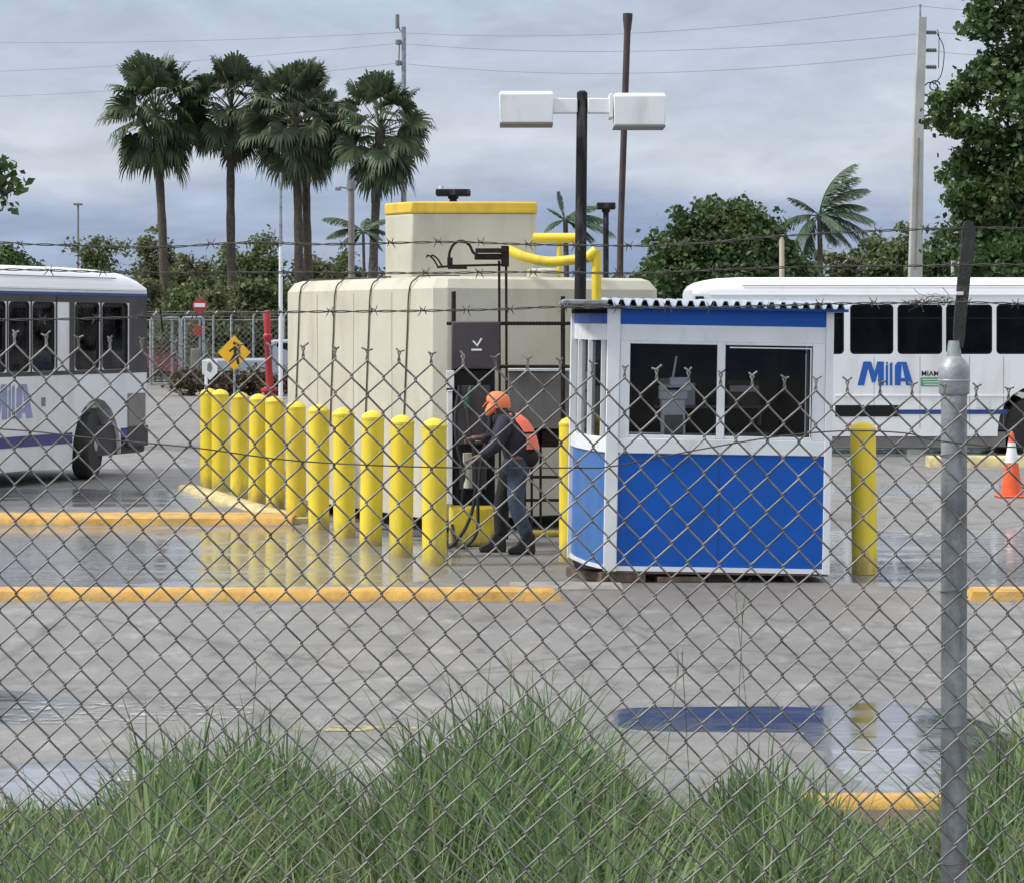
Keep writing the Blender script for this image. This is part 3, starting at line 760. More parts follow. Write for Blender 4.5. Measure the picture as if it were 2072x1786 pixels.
# ------------------------------------------------------------------ buses
def wheel(root, x, y, r=.48, steer=0.):
    o = MB().lathe([(r*.62, 0), (r*.93, .0), (r, .04), (r, .22), (r*.93, .26), (r*.62, .26)], 36, (0, 0, 0), 'y').build('wheel', M['rubber'], root)
    MB().lathe([(r*.62, .012), (r*.58, .03), (r*.40, .07), (r*.2, .04), (r*.18, -.01), (.01, -.015)], 28, (0, 0, 0), 'y').build('rim', M['rim'], o)
    o.location = (x, y, r); o.rotation_euler.z = steer
    return o

def letters_mia(root_bus, x0, z0, h, y, mats, name='logo'):
    """blue M and A with a split I between; x0,z0 = lower left corner, h = height"""
    s = h/148.
    P = lambda a, b: (x0+(a-395)*s, z0+(1030-b)*s)
    lo = MB(); t = .004
    m_ = [(395,1030),(432,882),(478,882),(500,950),(527,882),(566,882),(566,1030),(524,1030),(524,955),(500,1010),(484,1010),(462,945),(440,1030)]
    # M in convex strips
    lo.prism([P(*p) for p in [(395,1030),(432,882),(472,882),(436,1030)]], 'y', y-t, y)
    lo.prism([P(*p) for p in [(450,882),(480,882),(514,996),(486,1014)]], 'y', y-t-.001, y-.001)
    lo.prism([P(*p) for p in [(486,1000),(504,1014),(546,882),(518,882)]], 'y', y-t-.0015, y-.0015)
    lo.prism([P(*p) for p in [(524,882),(560,882),(560,1030),(524,1030)]], 'y', y-t, y)
    # I : two slim bars
    lo.prism([P(*p) for p in [(571,910),(586,895),(586,1030),(571,1030)]], 'y', y-t, y)
    lo.prism([P(*p) for p in [(596,895),(613,884),(613,1030),(596,1030)]], 'y', y-t, y)
    lo.prism([P(*p) for p in [(573,884),(586,884),(586,891),(573,902)]], 'y', y-t, y)
    # A
    lo.prism([P(*p) for p in [(628,905),(645,884),(672,884),(664,1030),(628,1030)]], 'y', y-t, y)
    lo.prism([P(*p) for p in [(671,884),(700,884),(745,1030),(698,1030)]], 'y', y-t-.0005, y)
    lo.prism([P(*p) for p in [(660,985),(690,985),(694,1006),(660,1006)]], 'y', y-t-.001, y-.001)
    lo.build(name, mats, root_bus, smooth=False)

def bus(label, loc, rot, L, zs, wins, glass, wheels, Wd=2.45, roofz=3.02, rr=.30, pillar=M['buswhite'], group='airport shuttle buses', lower=.28, steer=0, paint=None, taper=1., nose=None):
    """local x along the visible side, y into the bus, z up. zs = (window bottom, window top)"""
    root = thing('shuttle_bus', label, 'bus', loc, rot, group)
    z0, z1 = zs; eave = roofz-rr
    # side walls with window openings
    def side(y, yin, out):
        b = MB(); xs = [0.0]
        for i in range(len(wins)-1): xs.append((wins[i][1]+wins[i+1][0])/2)
        xs.append(L)
        for i, (a, c) in enumerate(wins):
            holed(b, (xs[i], xs[i+1], z0-.10, z1+.06), (a, c, z0, z1), .07, y, yin)
        b.box(0, L, min(y, yin), max(y, yin), z1+.0601, eave)
        # lower wall with wheel arches
        arch = sorted(wheels); segs = []
        x = 0
        for wx in arch:
            segs.append((x, wx-.62)); x = wx+.62
        segs.append((x, L))
        for (a, c) in segs:
            if c > a: b.box(a, c, min(y, yin), max(y, yin), (nose if nose and c == L else lower), z0-.1001)
        for wx in arch:
            top = 1.15; n = 10
            pts = [(wx-.62*math.cos(math.pi*i/n), lower+.1+(top-lower-.1)*math.sin(math.pi*i/n)) for i in range(n+1)]
            for i in range(n):
                b.add([(pts[i][0], y, pts[i][1]), (pts[i+1][0], y, pts[i+1][1]), (pts[i+1][0], y, z0-.1), (pts[i][0], y, z0-.1)], [(0,1,2,3)])
                b.add([(pts[i][0], y, pts[i][1]), (pts[i+1][0], y, pts[i+1][1]), (pts[i+1][0], y+out*.3, pts[i+1][1]), (pts[i][0], y+out*.3, pts[i][1])], [(0,1,2,3)])
        return b
    o = side(0, .05, 1); o.v += []
    s2 = side(Wd, Wd-.05, -1); o.add(s2.v, s2.f)
    o.box(.001, .05, .051, Wd-.051, lower, z0); o.box(L-.05, L-.001, .051, Wd-.051, nose or lower, z0)
    o.build('body', paint or M['buswhite'], root, ang=25)
    # roof: rounded cross-section, pulled in at both ends
    def section(x, sc_, dz):
        pts = [(x, 0+.0*sc_, eave+.0005)]
        n = 8
        for i in range(n+1):
            a = math.pi - math.pi/2*i/n; pts.append((x, sc_+rr+rr*math.cos(a)*1.0, eave+(rr-dz)*math.sin(a)))
        for i in range(n+1):
            a = math.pi/2 - math.pi/2*i/n; pts.append((x, Wd-sc_-rr+rr*math.cos(a), eave+(rr-dz)*math.sin(a)))
        pts.append((x, Wd, eave+.0005)); return pts
    rf = MB(); secs = [(0, .0, rr*.72), (.06, .0, rr*.42), (.18, .0, rr*.20), (.4, .0, rr*.07), (.8, .0, 0)]
    rings = [section(a, b_, c_) for a, b_, c_ in secs] + [section(L-a*taper, b_, c_) for a, b_, c_ in secs[::-1]]
    rf.loft(rings); roof = rf.build('roof', M['buswhite'], root, ang=30)
    d = MB(); d.box(.3, L-.1, -.012, .03, eave-.02, eave+.012); d.build('drip_rail', M['buswhite'], roof, bevel=.004)
    d = MB(); d.tube([(.85, rr*.06, eave+rr*.52), (L-.8, rr*.06, eave+rr*.52)], .008, 6); d.build('roof_seam', M['midgrey'], roof)
    # end walls with windscreen glass
    for nm, xe in (('rear_wall', 0), ('front_wall', L)):
        xa, xb = (0, .05) if xe == 0 else (L-.05, L)
        e = MB(); e.box(xa, xb, .051, .22, z0+.0, eave); e.box(xa, xb, Wd-.22, Wd-.051, z0, eave); e.box(xa, xb, .221, Wd-.221, z1, eave)
        e.build(nm, M['buswhite'], root)
        MB().box(xa+.02, xb-.02, .2, Wd-.2, z0, z1).build('windscreen', glass, root, smooth=False)
        MB().box(xe-.10 if xe == 0 else L+.001, -.001 if xe == 0 else L+.12, .1, Wd-.1, lower+.1, lower+.38).build('bumper', M['darkgrey'], root, bevel=.03)
    # glass
    for (a, c) in wins:
        g = MB().box(a-.01, c+.01, .03, .036, z0-.01, z1+.01).build('window', glass, root, smooth=False)
        fr = MB(); lo = rrect(a-.005, c+.005, z0-.005, z1+.005, .075); li = rrect(a+.022, c-.022, z0+.022, z1-.022, .055); n = len(lo)
        fr.add([(p[0], .012, p[1]) for p in lo]+[(p[0], .012, p[1]) for p in li]+[(p[0], .03, p[1]) for p in li], [(i, (i+1) % n, (i+1) % n+n, i+n) for i in range(n)]+[(i+n, (i+1) % n+n, (i+1) % n+2*n, i+2*n) for i in range(n)])
        fr.box(a, c, .015, .029, z1-.24, z1-.225)
        fr.build('gasket', M['black'], g)
        MB().box(a-.01, c+.01, Wd-.036, Wd-.03, z0-.01, z1+.01).build('window', glass, root, smooth=False)
    # floor, interior
    MB().box(.06, L-.06, .06, Wd-.06, lower+.1, .75).build('floor', M['darkgrey'], root)
    MB().box(.06, L-.06, .06, Wd-.06, eave-.06, eave-.02).build('ceiling', M['midgrey'], root)
    sx = .9; k = 0
    while sx < L-1.2:
        for yy in (.15, Wd-1.05):
            s_ = MB(); s_.box(sx, sx+.1, yy, yy+.42, 1.1, 1.85).box(sx, sx+.1, yy+.46, yy+.88, 1.1, 1.85)
            s_.box(sx, sx+.45, yy, yy+.88, 1.0, 1.12)
            s_.box(sx+.1, sx+.15, yy+.3, yy+.5, .75, 1.0)
            s_.build('seat', M['seat'], root, bevel=.05, segs=3)
        sx += .85
    for wx in wheels:
        for yy in (.02, Wd-.28): wheel(root, wx, yy, steer=R(steer) if wx == max(wheels) else 0)
    MB().box(.9, L-.9, .4, Wd-.4, .3, lower+.1).build('chassis', M['black'], root)
    return root

# right bus, nearly side-on
s = 40.6/F
rx0 = (1402-CX)*s
wx = lambda px: (px-1402)*s
wins = [(wx(a), wx(b)) for a, b in ((1428,1514),(1525,1611),(1622,1708),(1720,1808),(1816,1907),(1914,2008),(2016,2110),(2118,2212),(2220,2300))]
RB = bus('white shuttle bus side-on behind the booth with blue lettering and thin blue stripe', (rx0, 40.6, 0), 0, 7.9, (1.70, 2.55), wins, M['glassbus'], [wx(1500), wx(2092)], lower=.30)
bz = lambda py: EYE-(py-HY)*s
letters_mia(RB, wx(1735), bz(780), 48*s, -.002, M['logo_blue'])
g_ = MB(); g_.box(wx(1863), wx(1906), -.005, -.002, bz(782), bz(764)); gg = g_.build('green_panel', M['logo_green'], RB, smooth=False)
g_ = MB()
for k, (a, b) in enumerate(((1866, 1903), (1868, 1898), (1870, 1902))): g_.box(wx(a), wx(b), -.007, -.0052, bz(769+k*5), bz(767.6+k*5))
g_.build('panel_lines', M['white'], gg, smooth=False)
def text(parent, body, loc, size, m, name='lettering', rot=(R(90), 0, 0), bold=.02, depth=.002):
    cu = bpy.data.curves.new(name, 'FONT'); cu.body = body; cu.size = size; cu.extrude = depth; cu.offset = bold*size; cu.align_x = 'CENTER'
    ob = bpy.data.objects.new(name, cu); C.objects.link(ob)
    dg = bpy.context.evaluated_depsgraph_get(); me = bpy.data.meshes.new_from_object(ob.evaluated_get(dg))
    bpy.data.objects.remove(ob); o = bpy.data.objects.new(name, me); me.materials.clear(); me.materials.append(m); C.objects.link(o)
    o.parent = parent; o.location = loc; o.rotation_euler = rot; return o
text(RB, 'MIAMI', (wx(1884), -.004, bz(761)), .125, M['signblack'], 'lettering', bold=.01)
MB().box(wx(1818), wx(2038), -.006, .0, bz(838), bz(829)).build('stripe', M['stripe_blue'], RB)
MB().box(wx(1690), wx(1818), -.008, .0, bz(843), bz(820)).build('vent_grille', M['black'], RB)
MB().box(wx(1690), wx(2040), -.012, .0, bz(803), bz(799)).build('rub_rail', M['buswhite'], RB, bevel=.003)
MB().box(wx(1712), wx(1722), -.012, -.0061, bz(862), bz(856)).build('marker_light', M['orange'], RB)
MB().box(wx(1905), wx(1915), -.012, 0, bz(862), bz(856)).build('marker_light', M['orange'], RB)
MB().box(wx(1975), wx(2003), -.007, 0, bz(826), bz(806)).build('filler_flap', M['busgrey'], RB, bevel=.004)
MB().box(wx(1560), wx(2036), .04, .09, bz(904), bz(874)).build('skirt', M['midgrey'], RB)
for px in (1665, 1768, 1861, 1961, 2030): MB().box(wx(px), wx(px)+.008, -.0015, .001, bz(868), bz(722)).build('panel_joint', M['midgrey'], RB)
mr = MB().box(wx(1407), wx(1424), -.02, .02, bz(606), bz(600)); mr.build('marker_light', M['black'], RB)

# left bus, receding to the right; only its front half is inside the picture
ang = math.atan2(.915, .40)
L2 = 8.2
lx, ly = -5.42, 35.2
def tl(px):   # distance along the visible side, measured from the rear end
    k = (px-CX)/F; return L2 - (lx-ly*k)/(.40-.915*k)
ox, oy = lx-math.cos(ang)*L2, ly-math.sin(ang)*L2
w2 = []
w2 = [(.3,1.2),(1.3,2.2),(2.3,3.2),(3.3,4.2),(4.05+.25,5.15),(5.25,6.12)]
# visible panes: x along the side measured from the front end
w2 = [(.35,1.15),(1.22,2.0),(2.07,tl(-42)),(tl(-36),tl(13)),(tl(18),tl(61)),(tl(66),tl(112)),(tl(152),tl(202)),(tl(207),tl(260))]
LB = bus('white shuttle bus with purple blue stripe at the left edge, its front wheel visible', (ox, oy, 0), ang, L2, (1.56, 2.52), w2, M['glassbus2'], [1.9, tl(196)], lower=.22, steer=20, paint=M['busgrey'], taper=2.2, nose=.70)
# black window band, stripe, trim
bnd = MB(); 
for (a, c) in ((0, .33), (w2[-1][1]+.02, L2)): bnd.box(a, c, -.004, .0, 1.50, 2.62)
for (a, c) in [(w2[i][1]+.01, w2[i+1][0]-.01) for i in range(len(w2)-1) if i != 5]+[(w2[5][1]+.01, w2[5][1]+.05), (w2[6][0]-.14, w2[6][0]-.01)]: bnd.box(a, c, -.004, .0, 1.52, 2.6)
bnd.box(.33, w2[-1][1]+.02, -.004, 0, 2.521, 2.62); bnd.box(.33, w2[-1][1]+.02, -.004, 0, 1.50, 1.558)
bnd.build('window_band', M['darkgrey'], LB)
sp_ = MB(); sp_.box(0, 1.9-.62, -.006, 0, .56, .72); sp_.box(1.9+.62, tl(196)-.62, -.006, 0, .54, .69); sp_.box(tl(196)+.62, L2, -.006, 0, .56, .69); sp_.build('stripe', M['stripe_purple'], LB)
MB().box(tl(258), L2+.02, -.012, -.0061, .42, .72).build('bumper_corner', M['darkgrey'], LB, bevel=.004)
MB().box(tl(258), L2-.06, -.02, 0, .73, 1.2).build('battery_door', M['midgrey'], LB, bevel=.006)
MB().box(0, L2, -.012, 0, 2.62, 2.66).build('cant_trim', M['stripe_blue'], LB)
letters_mia(LB, tl(66)-1.11, .93, .47, -.002, M['logo_pale'])
MB().tube([(L2-.02, -.02, 2.5), (L2+.05, -.2, 2.45), (L2+.05, -.25, 2.1)], .014, 8).build('mirror_arm', M['black'], LB)
g_ = MB(); g_.box(tl(84), tl(92), -.006, 0, 1.08, 1.2); g_.build('side_badge', M['midgrey'], LB)

# ------------------------------------------------------------------ cone, signs
def cone():
    x, y = gp(2047, 1005); root = thing('traffic_cone', 'orange traffic cone with white collars near the right edge', 'traffic cone', (x, y, 0))
    MB().box(-.19, .19, -.19, .19, .0, .03).build('base', M['orange'], root, bevel=.012)
    def r(h): return .145-.118*h/.84
    b = MB(); b.lathe([(r(.03), .03), (r(.55), .55)], 28); b.lathe([(r(.70), .70), (r(.82), .80), (.012, .84)], 28); b.build('cone_body', M['orange'], root)
    b = MB(); b.lathe([(r(.44)+.003, .44), (r(.57)+.003, .57)], 28); b.lathe([(r(.57), .571), (r(.70), .70)], 28); b.build('collar', M['white'], root)
cone()
def ped_sign():
    d = 60; s = d/F; root = thing('pedestrian_sign', 'yellow diamond warning sign with a black walking figure', 'sign', ((474-CX)*s, d, 0))
    Z = lambda py: EYE-(py-HY)*s
    X = lambda px: (px-474)*s
    MB().tube([(0, .04, 0), (0, .04, Z(685))], .03, 8).build('post', M['galv'], root)
    b = MB(); b.prism([(X(441), Z(714)), (X(474), Z(679)), (X(507), Z(714)), (X(474), Z(750))], 'y', -.005, .01); p = b.build('plate', M['signyellow'], root, bevel=.003)
    f = MB()
    f.lathe([(.01, 0), (.042, .001), (.042, .006), (.01, .007)], 16, (X(475), -.016, Z(695)), 'y')
    f.prism([(X(472.5), Z(701)), (X(478), Z(701)), (X(479), Z(718)), (X(473.5), Z(719))], 'y', -.012, -.006)      # trunk
    f.prism([(X(472), Z(703)), (X(474), Z(706)), (X(465), Z(713)), (X(463), Z(710))], 'y', -.0125, -.0065)    # arm
    f.prism([(X(478), Z(703)), (X(486), Z(711)), (X(484), Z(714)), (X(477), Z(708))], 'y', -.0125, -.0065)
    f.prism([(X(473), Z(717)), (X(478), Z(718)), (X(468), Z(736)), (X(463), Z(734))], 'y', -.013, -.007)      # legs
    f.prism([(X(476), Z(717)), (X(481), Z(717)), (X(485), Z(737)), (X(480), Z(738))], 'y', -.0135, -.0075)
    f.build('walking_figure', M['signblack'], p, smooth=False)
ped_sign()
def shield_sign():
    d = 50; s = d/F; root = thing('shield_sign', 'small white shield shaped sign behind the first bollards, dark symbol in its centre', 'sign', ((424-CX)*s, d, 0))
    Z = lambda py: EYE-(py-HY)*s
    X = lambda px: (px-424)*s
    MB().tube([(X(417), .03, 0), (X(417), .03, Z(735))], .035, 8).build('post', M['white'], root)
    p = MB().prism([(X(409), Z(729)), (X(440), Z(729)), (X(440), Z(755)), (X(425), Z(770)), (X(409), Z(756))], 'y', -.01, .01).build('plate', M['white'], root, bevel=.01)
    MB().prism([(X(420), Z(736)), (X(426), Z(733)), (X(430), Z(745)), (X(426), Z(754)), (X(419), Z(750))], 'y', -.014, -.0105).build('symbol', M['midgrey'], p, smooth=False)
shield_sign()
def noentry():
    d = 84; s = d/F; root = thing('round_sign', 'round red and white no entry sign above the gate', 'sign', ((404-CX)*s, d, 0))
    Z = lambda py: EYE-(py-HY)*s
    MB().tube([(.0, .05, 0), (.0, .05, Z(608))], .04, 8).build('post', M['galv'], root)
    r = 14.5*s
    p = MB().lathe([(.01, 0), (r, .001), (r, .03), (.01, .031)], 28, (0, -.02, Z(619)), 'y').build('disc', M['red'], root)
    MB().box(-r*.75, r*.75, -.03, -.021, Z(622), Z(614)).build('bar', M['white'], p)
    MB().box(-.2, .2, .0, .02, Z(680), Z(660)).build('lower_plate', M['red'], root)
noentry()
def redpost():
    x, y = gp(546, 806); s = y/F; root = thing('red_standpipe', 'tall slim red standpipe with a rounded top behind the bollards', 'standpipe', (x, y, 0))
    root.rotation_euler = (0, R(-2), 0)
    H_ = (806-628)*s
    MB().lathe([(.11, .2), (.105, H_-.9), (.14, H_-.85), (.14, H_-.75), (.10, H_-.7), (.12, H_-.1), (.08, H_-.02), (.01, H_)], 18).build('pipe', M['red'], root)
    MB().lathe([(.19, 0), (.19, .12), (.15, .14), (.26, .22), (.26, .3), (.11, .34)], 18).build('flange', M['red'], root)
redpost()
# ------------------------------------------------------------------ person
def skin_mesh(name, verts, edges, m, parent, sub=2, root=0):
    """verts: (x,y,z,r or (rx,ry)) ; grows one continuous surface round the joints"""
    me = bpy.data.meshes.new(name); me.from_pydata([v[:3] for v in verts], edges, [])
    o = bpy.data.objects.new(name, me); C.objects.link(o)
    me.materials.append(m)
    sk = o.modifiers.new('skin', 'SKIN'); sk.use_smooth_shade = True
    sv = me.skin_vertices[0].data if me.skin_vertices else None
    if sv is None:
        bpy.context.view_layer.update(); sv = me.skin_vertices[0].data
    for i, v in enumerate(verts):
        r = v[3]; sv[i].radius = r if isinstance(r, tuple) else (r, r); sv[i].use_root = (i == root)
    ss = o.modifiers.new('sub', 'SUBSURF'); ss.levels = sub; ss.render_levels = sub
    dg = bpy.context.evaluated_depsgraph_get(); dg.update()
    m2 = bpy.data.meshes.new_from_object(o.evaluated_get(dg)); bpy.data.objects.remove(o)
    m2.name = name; m2.polygons.foreach_set('use_smooth', [True]*len(m2.polygons))
    if not m2.materials: m2.materials.append(m)
    o = bpy.data.objects.new(name, m2); C.objects.link(o); o.parent = parent
    return o
def person():
    sk = mat('skin', (.17,.095,.065), .55); navy = mat('navy_cloth', (.030,.026,.048), .9, var=.3, scale=9, bump=.5, bscale=14)
    blk = mat('black_cloth', (.012,.012,.014), .9, bump=.5, bscale=14); jean = mat('denim', (.045,.070,.11), .9, var=.4, scale=5, bump=.5, bscale=18)
    hv = mat('hi_vis_orange', (.95,.20,.12), .75, var=.08, scale=8, bump=.3); hv2 = mat('orange_cap', (.95,.24,.09), .7, var=.1, scale=8, bump=.3)
    boot = mat('boot', (.012,.011,.012), .7)
    root = thing('person', 'person in orange cap, dark jacket and jeans leaning towards the fuel dispenser', 'person', ((1030-CX)*22.96/F, 22.96, 0))
    # joints (x right, y away, z up); facing left and slightly away
    hip, waist, chest, neck, head = (.095,.0,.86), (.105,0,1.0), (-.01,.02,1.20), (-.06,.03,1.335), (-.125,.03,1.445)
    V = [(*hip,.105),(*waist,.105),(*chest,(.15,.125)),(*neck,.058),(-.085,.03,1.40,.06),(*head,(.085,.095)),(-.135,.03,1.515,.065)]
    E = [(0,1),(1,2),(2,3),(3,4),(4,5),(5,6)]
    def chain(start, pts):
        p = start
        for q in pts: V.append(q); E.append((p, len(V)-1)); p = len(V)-1
        return p
    hn = chain(2, [(-.03,-.15,1.265,.058),(-.13,-.21,1.04,.043),(-.29,-.12,.935,.028),(-.325,-.10,.925,(.022,.034)),(-.36,-.095,.915,(.017,.034))])
    hf = chain(2, [(-.04,.19,1.27,.058),(-.15,.22,1.09,.043),(-.30,.12,1.10,.028),(-.335,.10,1.105,(.022,.034)),(-.37,.09,1.105,(.017,.034))])
    chain(0, [(.07,-.10,.80,.085),(.05,-.12,.455,.06),(.205,-.14,.10,.042),(.20,-.14,.05,.04),(.11,-.15,.035,.035)])
    chain(0, [(.02,.10,.80,.085),(-.09,.10,.445,.06),(-.085,.08,.10,.042),(-.09,.08,.05,.04),(-.18,.08,.035,.035)])
    body = skin_mesh('body', V, E, sk, root)
    # hands: fingers curled round the hose and nozzle
    for (hx, hy, hz, sg) in ((-.36,-.095,.915,1), (-.37,.09,1.105,-1)):
        b = MB()
        for k, ln in enumerate((.072, .08, .076, .06)):
            oy = (-.030+.02*k)
            b.tube([(hx+.01, hy+oy, hz), (hx-.35*ln, hy+oy, hz-.006), (hx-.75*ln, hy+oy+.002, hz-.026), (hx-.7*ln, hy+oy+.003, hz-.05)], [.0095,.0095,.0085,.006], 8)
        b.tube([(hx+.04, hy-.03*sg, hz-.005), (hx+.015, hy-.05*sg, hz-.02), (hx-.015, hy-.04*sg, hz-.04)], [.012,.0105,.007], 8)
        b.build('hand', sk, root)
    # face features
    fb = MB(); hx, hy, hz = -.125, .03, 1.445
    fb.lathe([(.004,-.03),(.012,-.01),(.017,.008),(.006,.02)], 10, (hx-.095, hy, hz-.01)); fb.build('nose', sk, root)
    for sg in (-1, 1):
        MB().lathe([(.002,-.01),(.011,0),(.002,.01)], 10, (hx-.082, hy+sg*.032, hz+.012)).build('eye', blk, root)
        MB().lathe([(.004,-.03),(.014,-.012),(.018,.012),(.006,.03)], 10, (hx+.012, hy+sg*.092, hz)).build('ear', sk, root)
    MB().tube([(hx-.088, hy-.022, hz-.048), (hx-.094, hy, hz-.05), (hx-.088, hy+.022, hz-.048)], .005, 6).build('mouth', mat('lip', (.12,.05,.04), .6), root)
    # trousers
    T = [(.10,0,.87,(.15,.155)),(.105,0,.97,(.135,.15))]; Et = [(0,1)]
    def ch2(T, Et, start, pts):
        p = start
        for q in pts: T.append(q); Et.append((p, len(T)-1)); p = len(T)-1
    ch2(T, Et, 0, [(.08,-.10,.78,.11),(.06,-.12,.47,.084),(.195,-.14,.13,.070)])
    near = len(T)
    ch2(T, Et, 0, [(.02,.10,.78,.10),(-.075,.10,.46,.078),(-.075,.08,.12,.066)])
    skin_mesh('trousers', T, Et, jean, root)
    # darker over-trousers panel on the far leg: the far leg reads black, build as a chap
    skin_mesh('dark_leg_cover', [(.01,.08,.84,.112),(-.03,.085,.62,.095),(-.077,.09,.46,.086),(-.078,.08,.13,.072)], [(0,1),(1,2),(2,3)], blk, root)
    # jacket
    J = [(.115,0,.80,(.15,.16)),(.11,0,1.0,(.17,.18)),(.0,.015,1.19,(.185,.175)),(-.045,.03,1.30,(.135,.135)),(-.065,.03,1.365,.08)]
    Ej = [(0,1),(1,2),(2,3),(3,4)]
    ch2(J, Ej, 2, [(-.03,-.17,1.255,.10),(-.12,-.22,1.045,.076),(-.27,-.14,.945,.052)])
    ch2(J, Ej, 2, [(-.04,.20,1.26,.088),(-.145,.23,1.09,.066),(-.28,.135,1.10,.046)])
    skin_mesh('jacket', J, Ej, navy, root)
    skin_mesh('shoulder_cape', [(-.13,-.05,1.27,.07),(-.05,-.10,1.31,.075),(.03,-.06,1.29,.08),(-.04,.12,1.31,.08)], [(0,1),(1,2),(1,3)], blk, root, root=1)
    # bulky black bag of tools at the small of the back
    bag = skin_mesh('waist_bag', [(.12,-.05,.95,(.15,.15)),(.20,-.03,.90,(.12,.13)),(.25,-.02,.84,(.06,.08))], [(0,1),(1,2)], blk, root)
    # orange hi-vis panel lying over the back and side
    v = MB(); rings = []
    for (cx, cy, cz, rx, ry, a0, a1) in ((-.02,.02,1.35,.115,.12,-80,40),(.012,.015,1.285,.168,.165,-72,35),(.045,.01,1.21,.190,.182,-66,28),(.075,0,1.13,.192,.188,-62,25),(.10,0,1.06,.186,.186,-66,22),(.115,0,1.01,.182,.184,-74,15)):
        ring = []
        for k in range(11):
            a = R(a0+(a1-a0)*k/10); ring.append((cx+rx*math.cos(a), cy+ry*math.sin(a), cz))
        for k in range(10, -1, -1):
            a = R(a0+(a1-a0)*k/10); ring.append((cx+(rx-.007)*math.cos(a), cy+(ry-.007)*math.sin(a), cz))
        rings.append(ring)
    v.loft(rings); vo = v.build('hi_vis_panel', hv, root, ang=60)
    st = MB()
    for (cz, cx) in ((1.165, .058),):
        pts = [(cx+.198*math.cos(R(a)), .192*math.sin(R(a))+.005, cz) for a in range(-72, 26, 9)]
        st.tube(pts, .010, 6)
    st.build('dark_stripe', blk, vo)
    # orange cap with neck flap hanging to the shoulder
    cp = MB(); rings = []
    for (dz, rx, ry, ox) in ((-.045,.108,.108,.012),(.0,.115,.113,.008),(.05,.112,.110,.0),(.085,.09,.09,-.005),(.108,.05,.05,-.01),(.115,.008,.008,-.01)):
        rings.append([(hx+ox+.018+rx*math.cos(2*math.pi*k/20), hy+ry*math.sin(2*math.pi*k/20), hz+dz) for k in range(20)])
    cp.loft(rings); co = cp.build('cap', hv2, root, ang=60)
    br = MB(); br.loft([[(hx-.06, hy-.07, hz+.035), (hx-.06, hy+.07, hz+.035), (hx-.06, hy+.07, hz+.025), (hx-.06, hy-.07, hz+.025)],
                        [(hx-.115, hy-.065, hz-.015), (hx-.115, hy+.065, hz-.015), (hx-.115, hy+.065, hz-.022), (hx-.115, hy-.065, hz-.022)],
                        [(hx-.135, hy-.04, hz-.04), (hx-.135, hy+.04, hz-.04), (hx-.135, hy+.04, hz-.045), (hx-.135, hy-.04, hz-.045)]])
    br.build('brim', hv2, co, bevel=.003)
    fl = skin_mesh('neck_flap', [(hx-.02,hy-.05,hz-.01,(.07,.07)),(hx-.06,hy-.06,hz-.07,(.055,.05)),(hx-.10,hy-.055,hz-.125,(.03,.025))], [(0,1),(1,2)], hv2, root)
    # boots
    for (x, y) in ((.195,-.14), (-.085,.08)):
        b = MB(); b.loft([[(x+.055,y-.045,0),(x+.055,y+.045,0),(x-.20,y+.05,0),(x-.20,y-.05,0)],
                          [(x+.06,y-.05,.05),(x+.06,y+.05,.05),(x-.21,y+.052,.05),(x-.21,y-.052,.05)],
                          [(x+.055,y-.05,.09),(x+.055,y+.05,.09),(x-.13,y+.045,.085),(x-.13,y-.045,.085)],
                          [(x+.055,y-.052,.20),(x+.055,y+.052,.20),(x-.055,y+.052,.20),(x-.055,y-.052,.20)]])
        b.build('boot', boot, root, bevel=.018, segs=3)
person()

# ------------------------------------------------------------------ trees
def crown(name, blobs, n, size, m, parent, seed, thin=.0, twig=None, aspect=1.7):
    """leaf-sized diamond faces gathered in clumps through a set of ellipsoids"""
    g = np.random.default_rng(seed); vol = np.array([b[3]*b[4]*b[5] for b in blobs]) ** .75; vol /= vol.sum()
    V = []
    nc = max(12, n // 60)
    for bi, b in enumerate(blobs):
        k = max(3, int(nc*vol[bi]))
        d = g.normal(size=(k, 3)); d /= np.linalg.norm(d, axis=1)[:, None]
        rad = g.uniform(0, 1, k) ** .33 * (1 + g.normal(0, .10, k))
        cc = d*rad[:, None]*np.array(b[3:6]) + np.array(b[:3])
        cs = g.uniform(.35, 1.0, k) * min(b[3:6]) * .30 + size*1.2
        per = max(4, int(n*vol[bi]/k))
        pts = cc[:, None, :] + g.normal(size=(k, per, 3))*cs[:, None, None]*np.array([1, 1, .75])*.62
        V.append(pts.reshape(-1, 3))
    P = np.concatenate(V); k = len(P)
    u = g.normal(size=(k, 3)); u[:, 2] *= .7; u /= np.linalg.norm(u, axis=1)[:, None]
    w = np.cross(u, g.normal(size=(k, 3))); w /= np.linalg.norm(w, axis=1)[:, None]
    sz = size*g.uniform(.6, 1.3, k)[:, None]
    q = np.stack([P-u*sz*aspect*.5, P+w*sz*.5, P+u*sz*aspect*.5, P-w*sz*.5], 1)
    q[:, 2, 2] -= sz[:, 0]*.25
    return npmesh(name, q.reshape(-1, 3), np.arange(4*k).reshape(-1, 4), m, parent)
